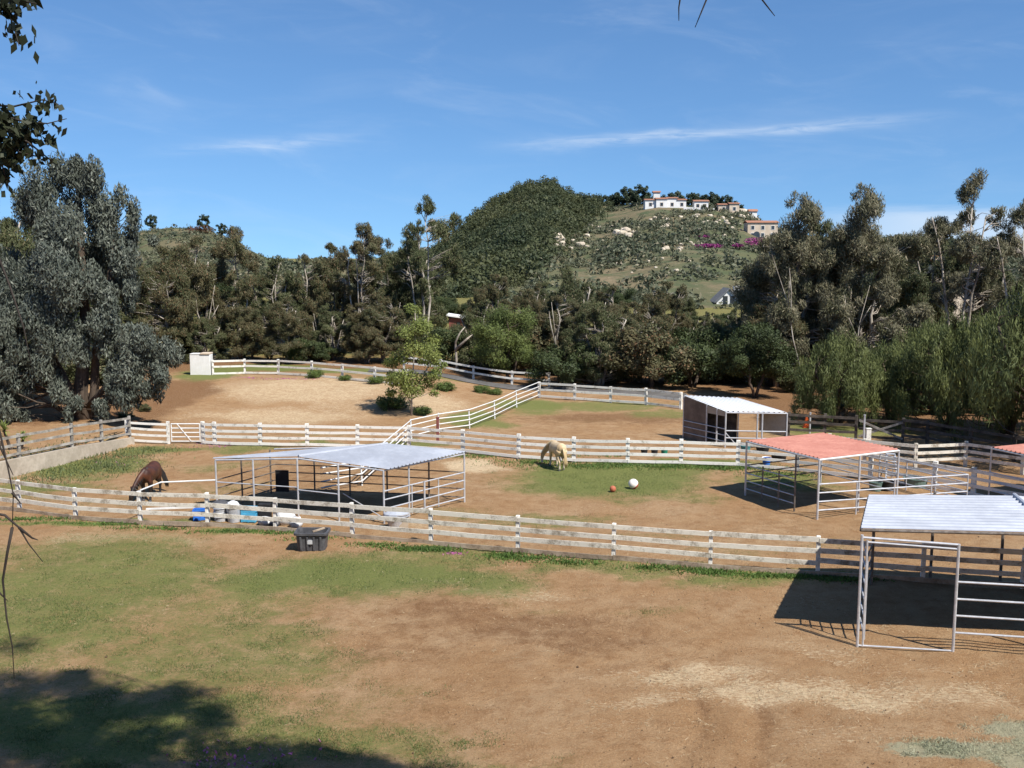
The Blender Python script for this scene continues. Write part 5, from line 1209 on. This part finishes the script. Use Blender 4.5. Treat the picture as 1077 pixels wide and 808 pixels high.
# second tree, rooted beside the camera, whose high crown shades the bottom left of the view
SUNV = Vector((.70*.80, -.71*.80, 1.0)).normalized()
t2 = Vector((6.5, -2.5, float(gz(6.5, -2.5)))); root = empty('poplar_tree', tuple(t2), 'high overhead tree showing only bare twig tips at the top edge right of centre', 'tree')
mb = MB(); K = [t2-Vector((0,0,.3)), t2+Vector((0,.3,3)), t2+Vector((-.3,1.2,5.5)), t2+Vector((-1,3,8.5)), t2+Vector((-1.8,5,11))]
mb.tube([tuple(v) for v in K], [.4,.34,.28,.2,.1], 12)
L2 = [[K[3], Vector((5.5,6,18)), Vector((6,10,18.5))], [K[3], Vector((3,6,17.5)), Vector((1,10,18)), Vector((-.5,14,18.5))], [K[2], Vector((4.5,6,15.6)), Vector((4,10,17))], [K[4], Vector((3.5,8,19.5)), Vector((2.5,12,20))]]
for l in L2: mb.tube([tuple(v) for v in l], [.14*(1-.75*i/(len(l)-1)) for i in range(len(l))], 8)
sk = [v for l in L2 for a_, b_ in zip(l[:-1], l[1:]) for v in (a_.lerp(b_, .33), a_.lerp(b_, .66), b_)]
parts = []; rng = np.random.default_rng(8); n_c = 0
while n_c < 260:
    px, py = rng.uniform(-40, 520), rng.uniform(700, 850)
    if py < np.interp(px, [-40,0,60,180,215,250,300,400,520], [700,704,702,706,722,764,774,794,812])+8: continue
    if vnoise(np.array([px]), np.array([py*2.2]), 33, 45)[0] < .27: continue
    gpt = atz(px, py); zc = (11.5+.257*gpt.y)/1.146 + rng.uniform(.2, 3.2); c = gpt+SUNV*(zc/SUNV.z); n_c += 1
    q = min(sk, key=lambda v: (v-c).length); mb.tube([tuple(q), tuple(q.lerp(c, .5)+Vector((rng.normal()*.1, rng.normal()*.1, .15))), tuple(c)], [.035,.02,.006], 5)
    parts.append(leaves(clump_pts(c, (.62,.62,.42), 300, rng, .6), .10, .072, .5, rng))
for ln in [[(718,-60), (716,-5), (714,8), (714,22)], [(760,-60), (745,-5), (738,12), (731,29)], [(780,-60), (798,-5), (808,8), (815,17)]]:
    pts = [atd(px, py, 8.6) for px, py in ln]; q = min(sk, key=lambda v: (v-pts[0]).length); mb.tube([tuple(q), tuple(q.lerp(pts[0], .6)+Vector((0,0,.3))), *[tuple(v) for v in pts]], [.03,.018,.011,.008,.006,.003], 5)
mb.build('trunk', M['bark_dark'], root, smooth=True)
V, Qd = join(parts); link_mesh('crown', arr_mesh('crown', V-np.array(t2), Qd, M['poplar_leaf']), root)

# ------------------------------------------------------------------ light
SUNV = Vector((.70*.80, -.71*.80, 1.0)).normalized(); elev = math.asin(SUNV.z)
sd = bpy.data.lights.new('sun', 'SUN'); sd.energy = 5.0; sd.angle = math.radians(.55); sd.color = (1.0,.955,.88)
so = bpy.data.objects.new('sun', sd); COL.objects.link(so); so.rotation_euler = SUNV.to_track_quat('Z', 'Y').to_euler(); so.location = (60,-60,80)
w = bpy.data.worlds.new('World'); scene.world = w; w.use_nodes = True; nt = w.node_tree; nd = nt.nodes; lk = nt.links
bg = nd['Background']; sky = nd.new('ShaderNodeTexSky'); sky.sky_type = 'NISHITA'; sky.sun_disc = False
sky.sun_elevation = elev; sky.sun_rotation = math.atan2(SUNV.x, SUNV.y); sky.altitude = 50; sky.air_density = 1.0; sky.dust_density = .05; sky.ozone_density = 3.0
class WN(NT):
    def __init__(s): s.t = nt; s.n = nd; s.l = lk
W = WN(); tc = nd.new('ShaderNodeTexCoord').outputs['Generated']; sx = nd.new('ShaderNodeSeparateXYZ'); lk.new(tc, sx.inputs[0])
az = W.math('ARCTAN2', sx.outputs[0], sx.outputs[1]); el = W.math('ARCSINE', sx.outputs[2])
cv = nd.new('ShaderNodeCombineXYZ'); lk.new(az, cv.inputs[0]); lk.new(W.math('MULTIPLY', el, 5.0), cv.inputs[1])
cv2 = nd.new('ShaderNodeCombineXYZ'); lk.new(W.math('ADD', az, W.math('MULTIPLY', el, 1.6)), cv2.inputs[0]); lk.new(W.math('MULTIPLY', el, 3.0), cv2.inputs[1])
n1 = W.noise(cv.outputs[0], 5.0, 7, .62, .6); n2 = W.noise(cv2.outputs[0], 7.0, 6, .6, 1.0)
cv3 = nd.new('ShaderNodeCombineXYZ'); lk.new(az, cv3.inputs[0]); lk.new(W.math('MULTIPLY', el, 9.0), cv3.inputs[1]); n3 = W.noise(cv3.outputs[0], 16.0, 6, .65, .8)
def streak(a0, e0, a1, e1, wd, soft, amt):
    k = (e1-e0)/(a1-a0); d = W.math('SUBTRACT', el, W.math('ADD', W.math('MULTIPLY', az, k), e0-k*a0))
    d = W.math('ADD', d, W.math('MULTIPLY', W.math('SUBTRACT', n1, .5), wd*1.8))
    d = W.math('ADD', d, W.math('MULTIPLY', W.math('SUBTRACT', n2, .5), wd*2.2)); g = W.math('EXPONENT', W.math('MULTIPLY', W.math('POWER', W.math('ABSOLUTE', W.math('DIVIDE', d, wd)), 2.0), -1.0))
    return W.math('MULTIPLY', W.math('MULTIPLY', W.math('MULTIPLY', g, W.ramp(n3, .22, .70)), W.math('MULTIPLY', W.ramp(az, a0-soft, a0+soft), W.ramp(az, a1+soft, a1-soft))), amt)
A = lambda px: math.atan((px-CX)/F)
E = lambda py, px=980: math.asin(ray(px, py).normalized().z)
tot = streak(A(575), E(149,575), A(915), E(128,915), .0046, .09, .46)
for a in [(A(215),E(157,215),A(345),E(147,345),.0055,.07,.40), (A(560),E(152,560),A(700),E(145,700),.006,.06,.25), (A(150),E(70),A(178),E(42),.012,.02,.0)]: tot = W.math('MAXIMUM', tot, streak(*a))
low = W.math('MULTIPLY', W.math('MULTIPLY', W.ramp(az, A(800), A(980)), W.math('MULTIPLY', W.ramp(el, .004, .014), W.ramp(W.math('ADD', el, W.math('MULTIPLY', W.math('SUBTRACT', n1, .5), .04)), E(214), E(232)))), .55)
tot = W.math('MAXIMUM', tot, low)
veil = W.math('MULTIPLY', W.ramp(n2, .5, .85), .13); veil2 = W.math('MULTIPLY', W.ramp(n1, .45, .8), .07)
tot = W.math('ADD', tot, W.math('ADD', veil, veil2), clamp=True)
vm = nd.new('ShaderNodeCombineXYZ'); lk.new(sx.outputs[0], vm.inputs[0]); lk.new(sx.outputs[1], vm.inputs[1]); lk.new(W.math('ADD', W.math('MULTIPLY', W.math('ABSOLUTE', sx.outputs[2]), .95), .11), vm.inputs[2])
vn = nd.new('ShaderNodeVectorMath'); vn.operation = 'NORMALIZE'; lk.new(vm.outputs[0], vn.inputs[0]); lk.new(vn.outputs[0], sky.inputs['Vector'])
skc = W.mix(1.0, sky.outputs[0], (.70,.94,1.14), 'MULTIPLY')
colr = W.mix(tot, skc, (6.6, 7.3, 8.2)); lk.new(colr, bg.inputs['Color']); bg.inputs['Strength'].default_value = .088

scene.view_settings.view_transform = 'Standard'; scene.view_settings.look = 'None'; scene.view_settings.gamma = 1.0; scene.view_settings.use_curve_mapping = False
scene.view_settings.exposure = 0.53
scene.render.engine = 'CYCLES'
scene.cycles.max_bounces = 5; scene.cycles.diffuse_bounces = 1; scene.cycles.glossy_bounces = 2; scene.cycles.transmission_bounces = 2; scene.cycles.transparent_max_bounces = 4
